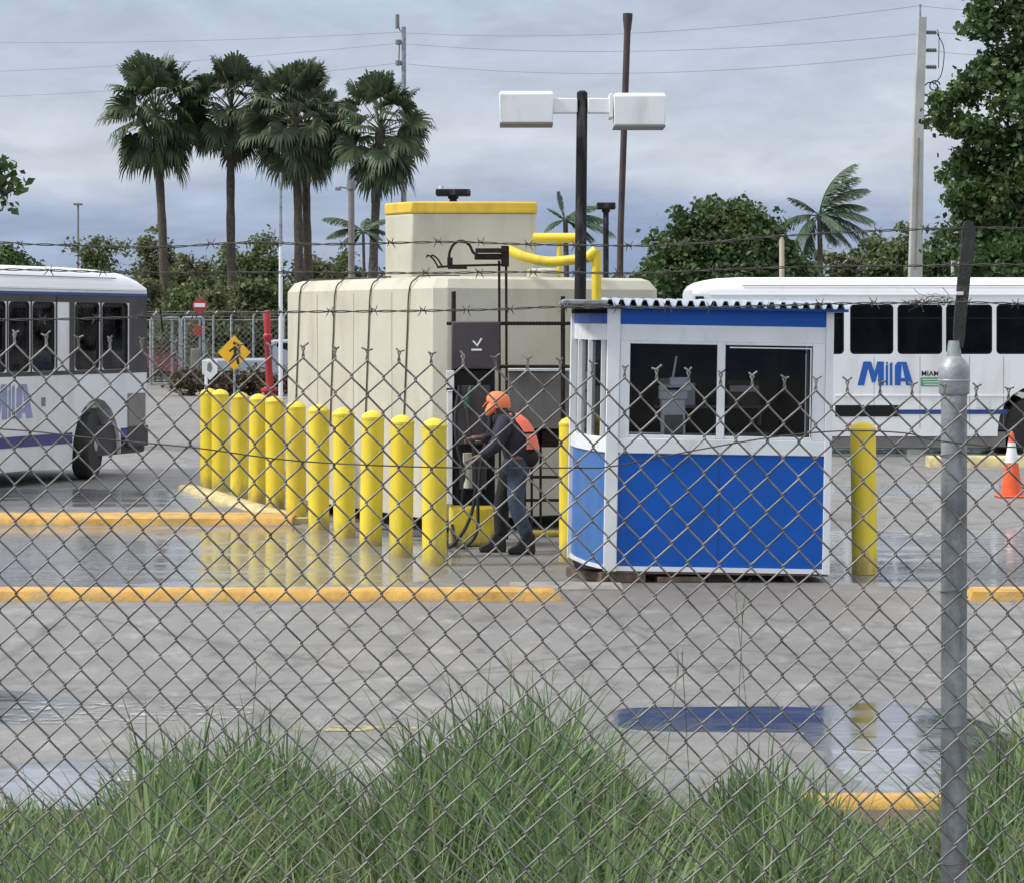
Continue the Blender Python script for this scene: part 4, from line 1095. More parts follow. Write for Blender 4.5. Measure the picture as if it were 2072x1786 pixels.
def trunk(parent, h, r, seed, m, limbs=5, spread=1., base=(0,0), top=None, limb_to=None, name='trunk'):
    rr = random.Random(seed); b = MB()
    pts = [(0,0,-.05), (rr.uniform(-.1,.1), 0, h*.35), (rr.uniform(-.2,.2), rr.uniform(-.2,.2), h*.7), (rr.uniform(-.2,.2), 0, h)]
    b.tube(bez(pts, 4), [r*(1.25-.6*i/12) for i in range(13)], 9)
    for k in range(limbs):
        a = 2*math.pi*(k+rr.random())/limbs; s0 = h*rr.uniform(.45, .85)
        e = (math.cos(a)*spread*rr.uniform(.6,1), math.sin(a)*spread*rr.uniform(.6,1), s0+spread*rr.uniform(.4,.9))
        q = bez([(0,0,s0), (e[0]*.45, e[1]*.45, s0+(e[2]-s0)*.4), e], 3); b.tube(q, [r*.5*(1-.12*i) for i in range(len(q))], 6)
        for j in range(3):
            f = (e[0]+rr.uniform(-.5,.5)*spread, e[1]+rr.uniform(-.5,.5)*spread, e[2]+rr.uniform(.1,.6)*spread)
            b.tube([q[3], f], [r*.2, r*.06], 5)
    return b.build(name, m, parent)
def tree(px, ptop, d, w, label, m, seed, n=9000, size=.13, zlow=.6, blobs=None, group=None, name='tree', nb=7, tr=.14, h_tr=None):
    s = d/F; X = (px-CX)*s; H = EYE-(ptop-HY)*s
    root = thing(name, label, 'tree', (X, d, 0), group=group); rr = random.Random(seed)
    if blobs is None:
        blobs = []; zc = (H+zlow)/2
        for k in range(nb):
            a = rr.uniform(0, 6.28); q = rr.uniform(.25, .62)
            zf = rr.uniform(.12, .80); wid = w/2*(1-.55*max(0, zf-.45)/.55)
            br = rr.uniform(.30, .46)*w/1.5
            blobs.append((math.cos(a)*wid*q, math.sin(a)*wid*q, zlow+(H-zlow)*zf, br, br, br*rr.uniform(.6,.85)))
        blobs.append((rr.uniform(-.1,.1)*w, 0, H-.16*(H-zlow), .22*w, .22*w, .16*(H-zlow)))
        blobs.append((0, 0, zc, w*.33, w*.33, (H-zlow)*.36))
    crown('crown', blobs, n, size, m, root, seed)
    trunk(root, h_tr or max(.8, H*.55), tr, seed, M['bark2'], spread=w*.3)
    return root
G2 = 'small trees along the far boundary'
tree(15, 488, 95, 3.6, 'low dark tree cut by the left edge above the bus roof', M['leafdark'], 1, 7000, group=G2)
tree(95, 545, 112, 3.2, 'low shrubby tree just behind the left bus roof near the left edge', M['leafolive'], 21, 6000, group=G2)
tree(205, 466, 105, 4.6, 'bushy tree left of the first fan palm trunk', M['leafmid'], 2, 12000, group=G2)
tree(305, 464, 112, 3.2, 'thin topped tree directly behind the leftmost fan palm trunk', M['leafolive'], 3, 9000, group=G2)
tree(392, 512, 108, 3.4, 'low olive tree between the two leftmost palm trunks', M['leafolive'], 4, 9000, group=G2)
tree(455, 500, 118, 4.2, 'olive tree behind the second palm trunk', M['leafmid'], 5, 9000, group=G2)
tree(535, 470, 112, 3.6, 'sparse pointed tree left of the thin white pole', M['leafmid'], 6, 9000, group=G2)
tree(640, 512, 115, 3.6, 'dull green tree behind the pair of palm trunks left of the tank', M['leafolive'], 7, 9000, group=G2)
tree(715, 508, 120, 3.4, 'dull green tree just left of the tank top box', M['leafmid'], 8, 8000, group=G2)
tree(790, 520, 122, 3.2, 'dark tree mostly hidden behind the tank top box', M['leafdark'], 31, 6000, group=G2)
tree(365, 575, 92, 3.4, 'low olive bush right of the left bus roof', M['leafmid'], 9, 9000, zlow=.2, group=G2)
tree(440, 580, 90, 3.0, 'low olive bush below the second fan palm, above the yellow sign', M['leafolive'], 10, 9000, zlow=.2, group=G2)
tree(515, 565, 93, 3.2, 'low green bush left of the tank corner', M['leafmid'], 11, 9000, zlow=.2, group=G2)
tree(300, 560, 98, 3.0, 'olive bush half behind the front end of the left bus', M['leafolive'], 12, 7000, zlow=.3, group=G2)
tree(590, 575, 96, 2.6, 'dark bush touching the tank left edge', M['leafdark'], 13, 6000, zlow=.2, group=G2)
# round tree
s = 80/F
rb = [(-2.1,0,3.0,1.1,1.2,1.1),(2.3,0,3.2,.9,1.2,1.2),(0,0,4.1,2.0,2.0,1.7),(-1.3,0,3.6,1.35,1.5,1.2),(1.35,.1,3.6,1.35,1.5,1.3),(-.3,-.4,5.2,1.5,1.5,1.1),(.75,.2,5.2,1.35,1.3,1.0),(-1.75,.2,4.6,.75,.8,.75),(1.75,0,4.7,.7,.8,.7),(.2,0,5.75,1.15,1.1,.72),(-.95,-.3,5.3,.8,.8,.7),(0,-1.2,3.4,1.6,1,1.4),(-1.5,-.2,2.5,1.2,1.2,1.0),(1.4,-.2,2.4,1.3,1.2,1.0)]
tree(1460, 388, 80, 5, 'large round dense green tree rising behind the booth roof', M['leafround'], 14, 38000, .13, blobs=rb, tr=.25, name='round_tree')
tree(1245, 560, 88, 2.6, 'low green bush between the lamp pole and the round tree', M['leafmid'], 15, 6000)
for i, (px, pt, d, w, lab, m_) in enumerate([
    (1590, 505, 92, 3.6, 'olive tree at the foot of the windswept palm, right of the round tree', 'leafolive'),
    (1700, 505, 96, 3.6, 'low olive tree right of the windswept palm above the white bus', 'leafolive'),
    (1770, 478, 100, 3.8, 'green tree just left of the concrete utility pole', 'leafmid'),
    (1822, 455, 96, 3.0, 'taller light tree at the foot of the concrete utility pole', 'leafmid'),
    (1905, 480, 90, 3.8, 'dark green tree right of the concrete utility pole', 'leafdark'),
    (1990, 470, 92, 4.0, 'dark green tree behind the tall fence post arm', 'leafdark'),
    (2080, 480, 94, 4.0, 'dark green tree above the bus roof at the right edge', 'leafmid'),
    (1340, 520, 93, 3.4, 'olive tree behind the left foot of the round tree', 'leafolive')]):
    tree(px, pt, d, w, lab, M[m_], 40+i, 9000, .14, group='small trees above the white bus')
# big tree at the right edge
d = 55; s = d/F
P_ = lambda px, py, r, rz=None, dy=0: ((px-2150)*s, dy, EYE-(py-HY)*s, r*s, r*s, (rz or r)*s)
big = [P_(2010,20,55),P_(1990,70,40,26),P_(1905,200,36,16),P_(1940,250,50,30),P_(2060,-20,70),P_(2120,20,90),P_(2085,90,75),P_(2010,140,62,35),P_(1985,170,60,30),P_(1935,190,58,24),P_(2060,200,90,60),P_(2150,190,110),P_(1985,265,75,38),P_(2040,310,90,60),P_(1960,335,66,36),
       P_(2130,330,120),P_(1955,405,58,36),P_(2020,420,90,60),P_(2110,450,120),P_(1960,480,62,40),P_(2030,520,90,50),P_(2240,100,140),P_(2260,300,150),P_(2200,-60,110),P_(2240,470,130),P_(1945,545,50,30),P_(2150,560,110,60)]
big = [(b[0], (k % 5-2)*.45, b[2], b[3], b[4]*1.2, b[5]) for k, b in enumerate(big)]
rt = thing('broadleaf_tree', 'huge leafy tree filling the upper right corner', 'tree', ((2150-CX)*s, d, 0))
crown('crown', big, 64000, .115, M['leafdark'], rt, 77, aspect=1.5)
trunk(rt, 6.5, .3, 9, M['bark2'], limbs=7, spread=1.9)
# branch tip at the left edge: a tree standing outside the frame
d = 42; s = d/F
lt = thing('broadleaf_tree', 'dark leafy branch tips of a tree poking in at the left edge, above the bus', 'tree', ((-190-CX)*s, d, 0))
Q_ = lambda px, py, r: ((px+190)*s, 0, EYE-(py-HY)*s, r*s, r*s, r*s*.8)
crown('crown', [Q_(5,330,18),Q_(12,352,15),Q_(38,378,13),Q_(2,395,30),Q_(5,420,14),Q_(-60,360,60),Q_(-150,330,90),Q_(-240,350,90),Q_(-120,420,70),Q_(-200,450,80)], 5200, .13, M['leafdark'], lt, 5, aspect=1.4)
tk = MB().tube([(0,0,0),(.05,0,2),(0,0,4.2)], [.2,.16,.1], 10)
for q in ((5,330),(38,378),(2,400),(-60,360)): e = Q_(*q, 1); tk.tube([(0,0,3.2),(e[0]*.5,0,(e[2]+3.2)/2+.1),(e[0],0,e[2])], [.07,.04,.012], 6)
tk.build('trunk', M['bark2'], lt)

# ------------------------------------------------------------------ fan palms
def fan_palm(px_top, py_c, px_base, d, rc, label, seed, m, tall=1.0, nf=46):
    s = d/F; X = (px_base-CX)*s; root = thing('fan_palm', label, 'palm tree', (X, d, 0), group='tall fan palms in a row')
    zc = EYE-(py_c-HY)*s; xc = (px_top-px_base)*s; r = rc*s
    g = random.Random(seed); V = []; Q = []
    pets = MB()
    def fan(o, dirv, L, droop):
        """one fan leaf: pleated blades radiating from the end of the stalk"""
        dirv = dirv.normalized(); up = Vector((0,0,1)); side = dirv.cross(up)
        side = side.normalized() if side.length > .05 else Vector((1,0,0)); roll = Matrix.Rotation(g.uniform(-.9, .9), 3, dirv); side = roll @ side; nrm = side.cross(dirv).normalized()
        nb_ = 26
        for k in range(nb_):
            a = R(-118 + 236*k/(nb_-1)) + g.uniform(-.04,.04)
            ax = dirv*math.cos(a)+side*math.sin(a)
            l = L*(1-.30*abs(a)/2.1)*g.uniform(.86, 1.06)
            w = L*.058
            pw = (ax.cross(nrm)).normalized()*w
            lift = nrm*(.16*l*abs(math.sin(a)))
            p0 = o; p1 = o+ax*l*.55+lift; p2 = o+ax*l*.82+lift*1.1-up*l*.10*droop; p3 = o+ax*l*(.97)+lift-up*l*(.34*droop+g.uniform(0,.12))
            b0 = len(V)
            V.extend([p0-pw*.25, p0+pw*.25, p1+pw, p1-pw, p2+pw*.7, p2-pw*.7, p3+pw*.05, p3-pw*.05])
            Q.extend([(b0, b0+1, b0+2, b0+3), (b0+3, b0+2, b0+4, b0+5), (b0+5, b0+4, b0+6, b0+7)])
    hub = Vector((xc, 0, zc-.18*r))
    for k in range(nf):
        t = (k+.5)/nf; el = R(84 - 148*t**.9 + g.uniform(-16, 16)); azm = k*2.399+g.uniform(-.3,.3)
        dv = Vector((math.cos(azm)*math.cos(el), math.sin(azm)*math.cos(el), math.sin(el)))
        pl = r*g.uniform(.55, .80); start = hub + Vector((0,0,-.25*t*r))
        end = start + dv*pl + Vector((0,0,.05*r))
        pets.tube([start, start+dv*pl*.5+Vector((0,0,.04*r)), end], [.035,.022,.014], 5)
        L = r*g.uniform(.44, .56)
        d2 = (dv+Vector((0,0,-.22 if el < .6 else .0))).normalized()
        fan(end, d2, L, .75 if el < .6 else .25)
    npmesh('crown', [tuple(v) for v in V], Q, m, root)
    pets.build('leaf_stalks', mat('stalk%d' % seed, (.07,.085,.035), .7), root)
    tr = MB(); n = 22; pts = []; rad = []
    for i in range(n+1):
        t = i/n; bow = math.sin(t*math.pi)*.10*(1 if seed % 2 else -1)
        pts.append((xc*t+bow, 0, -.1+(zc-.2*r+.1)*t)); rad.append(.185*(1.18-.32*t)+.012*math.sin(i*2.1)+(.05 if t > .93 else 0))
    tr.tube(pts, rad, 12); tr.build('trunk', M['bark'], root)
fan_palm(314, 205, 336, 100, 108, 'leftmost tall fan palm with a full round crown', 1, M['palmleaf'], nf=66)
fan_palm(468, 198, 476, 101, 96, 'second tall fan palm from the left with a straight trunk', 2, M['palmleaf_dry'], nf=56)
fan_palm(597, 215, 602, 99, 108, 'middle tall fan palm with the widest olive crown and a dark straight trunk', 3, M['palmleaf_dry'], nf=64)
fan_palm(618, 245, 637, 103, 92, 'tall fan palm with a leaning trunk close behind the middle palm', 4, M['palmleaf'], nf=50)
fan_palm(770, 238, 752, 98, 104, 'rightmost tall fan palm with a ragged crown beside the antenna pole', 6, M['palmleaf'], nf=50)

def feather_palm(px, pyc, d, r, label, seed, fronds, wind=.6, tk=.11, L=None):
    s = d/F; X = (px-CX)*s; zc = EYE-(pyc-HY)*s; root = thing('coconut_palm', label, 'palm tree', (X, d, 0)); g = random.Random(seed)
    V = []; Q = []; st = MB()
    for (a, el, l) in fronds:
        l = l*r*s; e = R(el); dv = Vector((math.cos(R(a))*math.cos(e), math.sin(R(a))*math.cos(e), math.sin(e)))
        p = Vector((0, 0, zc)); pts = [p.copy()]; v = dv.copy()
        for k in range(12):
            v = (v+Vector((wind*.05, 0, -.085))).normalized(); p = p+v*l/12; pts.append(p.copy())
        st.tube(pts, [.03*(1-i/14) for i in range(len(pts))], 5)
        for k in range(2, 12):
            for q in range(6):
                b = pts[k].lerp(pts[k+1] if k < 12 else pts[k], q/4); t_ = (pts[min(12, k+1)]-pts[k-1]).normalized()
                sd = t_.cross(Vector((0,0,1))).normalized()
                ll = l*.36*math.sin(math.pi*(.12+.83*k/12))
                for sg in (-1, 1):
                    e2 = b+sd*sg*ll*.62+t_*ll*.55+Vector((wind*.25*ll, 0, -.55*ll*g.uniform(.6,1.2)))
                    w = Vector((t_.x, t_.y, t_.z))*.028; b0 = len(V)
                    V.extend([b-w, b+w, e2+w*.3, e2-w*.3]); Q.append((b0, b0+1, b0+2, b0+3))
    npmesh('crown', [tuple(v) for v in V], Q, M['coco'], root); st.build('leaf_stalks', M['coco'], root)
    MB().tube([(0,0,-.1),(.06,0,zc*.5),(0,0,zc)], [tk*1.3, tk, tk*.8], 10).build('trunk', M['bark'], root)
feather_palm(1658, 438, 88, 108, 'windswept coconut palm with feathery fronds right of the round tree', 3,
    [(0,86,1.2),(40,76,1.1),(0,66,1.05),(10,48,.9),(-10,28,1.0),(20,10,1.0),(0,-8,.95),(10,-30,.8),(190,45,.7),(170,15,.95),(200,-10,.8),(90,35,.8),(-80,10,.8),(-40,-25,.75),(150,-35,.8),(60,-30,.7)], wind=1.0)
feather_palm(1144, 448, 84, 80, 'small coconut palm behind the tank with a broad frond arching right to the lamp pole', 5,
    [(0,60,.9),(20,35,1.1),(-10,15,1.25),(170,70,.75),(180,50,.55),(190,10,.6),(90,40,.7),(-60,30,.8),(30,-5,.9),(0,-20,.8)], wind=.8)
feather_palm(735, 470, 82, 85, 'small pale coconut palm between the grey pole and the tank top box', 6,
    [(180,45,1.0),(170,25,.9),(0,55,.7),(20,30,.6),(200,0,.7),(-20,10,.5),(90,60,.6),(0,-20,.6),(180,-30,.6)], wind=.3, tk=.06)

# ------------------------------------------------------------------ poles and wires
def tall_dark():
    d = 60; s = d/F; root = thing('tall_pole', 'tall thin dark pole with a flared top behind the right lamp head', 'pole', ((1250-CX)*s, d, 0))
    X = lambda px: (px-1250)*s
    Z = lambda py: EYE-(py-HY)*s
    MB().tube([(0,0,0),(X(1256),0,Z(460)),(X(1270),0,Z(45))], [.095,.08,.085], 12).build('shaft', M['polebrown'], root)
    MB().tube([(X(1269.7),0,Z(62)),(X(1270),0,Z(40)),(X(1270.3),0,Z(28))], [.09,.12,.125], 12).build('flared_top', M['polebrown'], root)
tall_dark()
LP, RP = {}, {}
def util_right():
    d = 80; s = d/F; root = thing('utility_pole', 'tall pale concrete utility pole with insulator arms above the white bus', 'utility pole', ((1852-CX)*s, d, 0))
    X = lambda px: (px-1852)*s
    Z = lambda py: EYE-(py-HY)*s
    b = MB(); b.loft([[(X(px)-w, -w, z), (X(px)+w, -w, z), (X(px)+w, w, z), (X(px)-w, w, z)] for px, w, z in ((1851, .25, 0), (1852, .21, Z(540)), (1858, .165, Z(250)), (1866, .135, Z(35)))])
    b.build('shaft', M['concrete'], root, bevel=.015)
    MB().tube([(X(1861),-.1,Z(290)),(X(1861),-.1,Z(10))], .035, 8).build('lightning_rod', M['galv'], root)
    MB().tube([(X(1849),-.25,Z(545)),(X(1857),-.2,Z(280))], .028, 6).build('riser_pipe', M['midgrey'], root)
    for i, py in enumerate((68, 104, 138)):
        a = MB(); a.tube([(X(1868),0,Z(py)+.05),(X(1895),0,Z(py))], .03, 6)
        for k in range(6): a.lathe([(.03,-.03),(.075,-.01),(.075,.01),(.03,.03)], 10, (X(1876+k*3.4), 0, Z(py)+.03), 'x')
        a.build('insulator_arm', M['midgrey'], root); LP[i] = Vector((X(1852+1896-1852)+(1852-CX)*s, d, Z(py)))
    a = MB(); a.tube([(X(1862),0,Z(238)),(X(1935),0,Z(214))], .04, 6); a.tube([(X(1860),0,Z(250)),(X(1935),0,Z(240))], .035, 6)
    a.box(X(1934), X(1944), -.1, .1, Z(250), Z(205)); a.build('side_arm', M['midgrey'], root)
    for (cx, cy, r) in ((1885,180,14),(1893,172,9),(1880,200,10)):
        MB().tube([(X(cx)+r*s*math.cos(k*.5), .04*k, Z(cy)+r*s*math.sin(k*.5)) for k in range(14)], .022, 6).build('cable_coil', M['black'], root)
    c = MB(); c.tube(bez([(X(1896),0,Z(68)),(X(1910),0,Z(100)),(X(1905),0,Z(150)),(X(1888),0,Z(172))], 5), .016, 5)
    c.tube(bez([(X(1896),0,Z(60)),(X(1900),0,Z(75)),(X(1899),0,Z(138))], 5), .014, 5); c.build('drop_cable', M['black'], root)
    m_ = MB(); m_.box(X(1868), X(1880), -.12, .12, Z(262), Z(240)); m_.build('switch_box', M['darkgrey'], root, bevel=.02)
util_right()
def util_left():
    d = 105; s = d/F; root = thing('utility_pole', 'thin grey antenna pole with small fittings behind the rightmost fan palm', 'utility pole', ((817-CX)*s, d, 0))
    X = lambda px: (px-817)*s
    Z = lambda py: EYE-(py-HY)*s
    MB().tube([(0,0,0),(X(817),0,Z(400)),(X(817),0,Z(55))], [.16,.13,.10], 10).build('shaft', M['galv'], root)
    a = MB(); a.tube([(X(804),0,Z(30)),(X(804),0,Z(58))], .09, 8); a.tube([(X(804),0,Z(40)),(X(809),0,Z(62)),(X(816),0,Z(66))], .03, 6); a.build('top_antenna', M['midgrey'], root)
    for py in (86, 128):
        b = MB(); b.tube([(X(804),0,Z(py)),(X(816),0,Z(py+2))], .06, 6); b.lathe([(.04,-.12),(.13,-.1),(.13,.1),(.04,.12)], 10, (X(806), 0, Z(py))); b.build('insulator', M['midgrey'], root)
    b = MB(); b.tube([(X(808),0,Z(92)),(X(807),0,Z(124))], .035, 6); b.build('bracket', M['midgrey'], root)
util_left()
def simple_pole(nm, lab, px, ptop, d, w, m, extra=None, cat='pole'):
    s = d/F; root = thing(nm, lab, cat, ((px-CX)*s, d, 0)); Z = lambda py: EYE-(py-HY)*s
    MB().tube([(0,0,0),(0,0,Z(ptop))], [w*.6, w*.5], 10).build('shaft', m, root)
    if extra: extra(root, lambda p: (p-px)*s, Z)
    return root
def ex1(root, X, Z):
    MB().tube(bez([(X(711),0,Z(384)),(X(695),0,Z(380)),(X(686),0,Z(379))], 3), .03, 6).box(X(679), X(690), -.08, .08, Z(386), Z(380)).build('lamp_arm', M['midgrey'], root)
    MB().tube([(0,0,Z(384)),(0,0,Z(366))], .14, 10).build('top_cap', M['midgrey'], root)
simple_pole('street_light', 'grey wooden pole with a small lamp arm right of the pair of palm trunks', 711, 372, 72, .19, M['midgrey'], ex1, 'street light')
def ex2(root, X, Z):
    MB().tube([(0,0,Z(498)),(0,0,Z(350))], [.035,.02], 8).build('whip_antenna', M['galv'], root)
simple_pole('thin_white_pole', 'thin white pole with a whip top beside the tank left edge', 568, 500, 46, .075, M['white'], ex2)
simple_pole('wooden_post', 'short cream post standing above the white bus roof', 1582, 475, 52, .11, M['creamwood'])
simple_pole('short_post', 'short pale post behind the bus roof, left of the fence post arm', 1929, 528, 62, .12, M['concrete'])
simple_pole('short_post', 'short pale post behind the bus roof, touching the fence post arm', 1942, 530, 62, .12, M['concrete'])
def ex3(root, X, Z):
    MB().box(X(150), X(166), -.3, .3, Z(416), Z(412)).build('lamp_head', M['midgrey'], root)
simple_pole('distant_floodlight', 'faint distant floodlight mast above the left trees', 158, 414, 170, .14, M['midgrey'], ex3, 'floodlight')
def flood(nm, lab, px, py, wpx, d, base):
    s = d/F; root = thing(nm, lab, 'floodlight', ((px-CX)*s, d, 0)); Z = lambda q: EYE-(q-HY)*s; X = lambda p: (p-px)*s
    MB().tube([(0,0,0),(0,0,Z(py+8))], .09, 8).build('shaft', M['poledark'], root)
    b = MB(); b.box(X(px-wpx/2), X(px+wpx/2), -.3, .3, Z(py+6), Z(py-7)); b.build('lamp_head', M['poledark'], root, bevel=.03)
    MB().tube([(0,0,Z(py+12)),(0,0,Z(py))], .13, 8).build('collar', M['poledark'], root)
    return root, X, Z
r_, X_, Z_ = flood('floodlight', 'dark flat floodlight head above the tank top box', 917, 391, 70, 58, 0)
MB().tube([(X_(893),0,Z_(386)),(X_(893),0,Z_(376))], .06, 8).build('photocell', M['white'], r_)
flood('floodlight', 'small dark floodlight head between the lamp pole and the tall dark pole', 1226, 418, 38, 75, 0)

def cable(label, pts, r=.008, n=20):
    """sagging line through anchor points"""
    b = []
    for a, c, sag in pts:
        for i in range(n):
            t = i/n; p = Vector(a).lerp(Vector(c), t); p.z -= sag*4*t*(1-t); b.append(p)
    b.append(Vector(pts[-1][1]))
    o = MB().tube(b, r, 5).build('power_line', M['wirefar'])
    return tag(o, label, 'power line', 'overhead power lines')
M['wirefar'] = mat('far_wire', (.16,.17,.18), .7)
Lp = lambda py: wp(805, py, 105)
Rp = lambda px, py: wp(px, py, 80)
cable('highest power line, running between the two utility poles at the top of the sky', [(wp(-250, 80, 130), wp(804, 66, 105), .3), (wp(804, 66, 105), Rp(1861, 12), .5), (Rp(1861, 12), wp(2250, 5, 66), .2)])
cable('second power line from the top, ending at the upper insulator arm', [(wp(-250, 150, 130), wp(806, 88, 105), .3), (wp(806, 88, 105), Rp(1893, 66), .5), (Rp(1893, 66), wp(2250, 40, 66), .2)])
cable('lowest power line, crossing behind the fan palm crowns', [(wp(-250, 200, 130), wp(806, 128, 105), .4), (wp(806, 128, 105), Rp(1893, 104), .6), (Rp(1893, 104), wp(2250, 95, 66), .2)])

# ------------------------------------------------------------------ far side of the lot: gate, fence, cars, soil bank
def mesh_panel(x0, x1, z0, z1, step=.16, r=.006):
    b = MB(); h = z1-z0; k = x0-h
    while k < x1:
        for sg in (1, -1):
            a = Vector((k, 0, z0 if sg > 0 else z1)); c = Vector((k+h, 0, z1 if sg > 0 else z0))
            t0 = max(0, (x0-a.x)/h); t1 = min(1, (x1-a.x)/h)
            if t1 > t0: b.tube([a.lerp(c, t0), a.lerp(c, t1)], r, 3, cap=False)
        k += step
    return b
def gate():
    d = 83; s = d/F; X0 = (305-CX)*s; root = thing('gate', 'grey chain link gate with round tube frame between the left bus and the signs', 'gate', (X0, d, 0))
    X = lambda px: (px-305)*s
    Z = lambda py: EYE-(py-HY)*s
    f = MB()
    for a, b in ((305, 364), (368, 412)):
        f.tube([(X(a),0,.1),(X(a),0,Z(648)),(X(a+4),0,Z(643)),(X(b-4),0,Z(643)),(X(b),0,Z(648)),(X(b),0,.1)], .05, 8)
    f.tube([(X(305),0,.15),(X(412),0,.15)], .04, 6); f.build('gate_frame', M['galv'], root)
    mesh_panel(X(305), X(412), .15, Z(645)).build('mesh', M['wire'], root)
    for px in (348, 366): MB().tube([(X(px),.05,0),(X(px),.05,Z(650))], .055, 8).build('post', M['galv'], root)
    MB().box(X(386), X(404), -.06, .06, Z(775), Z(706)).build('control_box', M['midgrey'], root, bevel=.03)
gate()
def farfence():
    d = 86; s = d/F; root = thing('far_fence', 'long grey chain link fence with barbed wire in front of the trees', 'fence', ((420-CX)*s, d, 0))
    X = lambda px: (px-420)*s
    Z = lambda py: EYE-(py-HY)*s
    for px in (180, 245, 310, 375, 432, 468, 513, 575, 640, 705): 
        MB().tube([(X(px),0,0),(X(px),0,Z(640)),(X(px)+.15,0,Z(630))], .045, 6).build('post', M['galv'], root)
    mesh_panel(X(150), X(720), .1, Z(648), .22, .007).build('mesh', M['wire'], root)
    b = MB()
    for py in (641, 636, 631): b.tube([(X(150),0,Z(py)),(X(720),0,Z(py))], .012, 4)
    b.tube([(X(150),0,Z(648)),(X(720),0,Z(648))], .03, 5); b.build('top_wires', M['wire'], root)
farfence()
def bank():
    b = MB(); n = 40; rings = []; r = random.Random(3)
    for i in range(n+1):
        x = -15.5+13.5*i/n; h = .75+r.uniform(-.1,.1)
        rings.append([(x, 79, 0), (x, 79.6, h*.8), (x, 80.4, h), (x, 83, h*.9), (x, 85, 0)])
    rings = [[(p[0], p[1]+ (0 if p[1] else 0), p[2]) for p in q] for q in rings]
    return b.loft(rings).build('soil_bank', M['soil'])
# brown planted bank seen between signs and tank
hb = thing('hedge', 'low brown clipped hedge strip behind the yellow bollards', 'hedge', ((510-CX)*70/F, 74, 0))
g_ = [((k-6)*.45, 0, .42, .38, .5, .42) for k in range(13)]
M['leafbrown'] = leafmat('brown_leaf', (.045,.032,.018), (.12,.085,.045), (.10,.12,.04), .1)
crown('foliage', g_, 9000, .07, M['leafbrown'], hb, 8)
st_ = MB()
for k in range(13): st_.tube([((k-6)*.45, 0, 0), ((k-6)*.45+.05, 0, .5)], .02, 5)
st_.build('stems', M['bark2'], hb)

def car(label, px, d, pbase_unused, L, H, col, rot, kind='car', group='vehicles parked beyond the gate'):
    s = d/F; root = thing('parked_'+kind, label, kind, ((px-CX)*s, d, 0), rot, group)
    m = mat('car_paint_'+str(int(px)), col, .3, var=.03, coat=.5); W2 = .88
    if kind == 'pickup': prof = [(0,.45),(0,.95),(.1,1.05),(2.2,1.06),(2.25,H-.05),(2.45,H),(3.5,H),(4.0,1.15),(5.1,1.05),(5.25,.9),(5.25,.45)]; win = [(2.4,1.12),(2.5,H-.12),(3.4,H-.12),(3.85,1.15)]
    elif kind == 'van': prof = [(0,.4),(0,1.2),(.1,H-.1),(.3,H),(L-1.4,H),(L-.8,1.25),(L-.1,1.05),(L,.8),(L,.4)]; win = [(.3,1.2),(.4,H-.2),(L-1.45,H-.2),(L-1.0,1.22)]
    else: prof = [(0,.4),(0,.85),(.2,.98),(.75,1.02),(1.25,H-.04),(1.6,H),(2.7,H-.02),(3.4,1.02),(4.3,.88),(4.5,.7),(4.5,.4)]; win = [(.95,1.02),(1.35,H-.1),(2.65,H-.1),(3.2,1.02)]
    L = prof[-1][0]; rings = []
    for y, k in ((-W2, .0), (-W2+.10, 1), (W2-.10, 1), (W2, 0)):
        rings.append([((p[0]-L/2)*(1 if k else .985), y if p[1] < 1.1 else y*(.86), p[1] if k else (p[1] if p[1] < .9 else p[1]-.05)) for p in prof])
    MB().loft(rings).build('body', m, root, bevel=.03, ang=30)
    for sg in (-1, 1):
        y = sg*(W2*.87+.012)
        MB().prism([(p[0]-L/2, p[1]) for p in win], 'y', y-.01*sg, y+.005*sg+ (.06*sg if False else 0)).build('side_window', M['black'], root)
    xw = [q for q in prof if q[1] >= H-.13]
    for wx_ in (.85, L-.95):
        for yy in (-W2-.01, W2-.19):
            o = MB().lathe([(.2,0),(.31,.0),(.33,.02),(.33,.18),(.31,.2),(.2,.2)], 20, (wx_-L/2, yy, .33), 'y').build('wheel', M['rubber'], root)
            MB().lathe([(.2,.012),(.06,.03),(.01,.02)], 16, (wx_-L/2, yy-.001, .33), 'y').build('rim', M['rim'], o)
    for yy in (-.55, .4): MB().box(L/2-.03, L/2+.01, yy, yy+.2, .68, .8).build('headlight', M['white'], root, bevel=.01)
    return root
car('white van parked behind the pedestrian sign', 508, 96, 0, 5.0, 1.65, (.50,.53,.56), 0, 'van')
car('silver pickup truck between the red standpipe and the tank', 566, 82, 0, 5.2, 1.7, (.30,.34,.40), R(8), 'pickup')
car('dark red car behind the gate, right of the left bus', 352, 92, 0, 4.5, 1.42, (.32,.025,.04), R(4), 'car')
car('white car with its roof just visible behind the gate beside the bus', 300, 112, 0, 4.5, 1.5, (.7,.7,.7), R(-3), 'car')
car('dark grey car behind the shield shaped sign', 432, 108, 0, 4.5, 1.45, (.06,.065,.08), R(2), 'car')
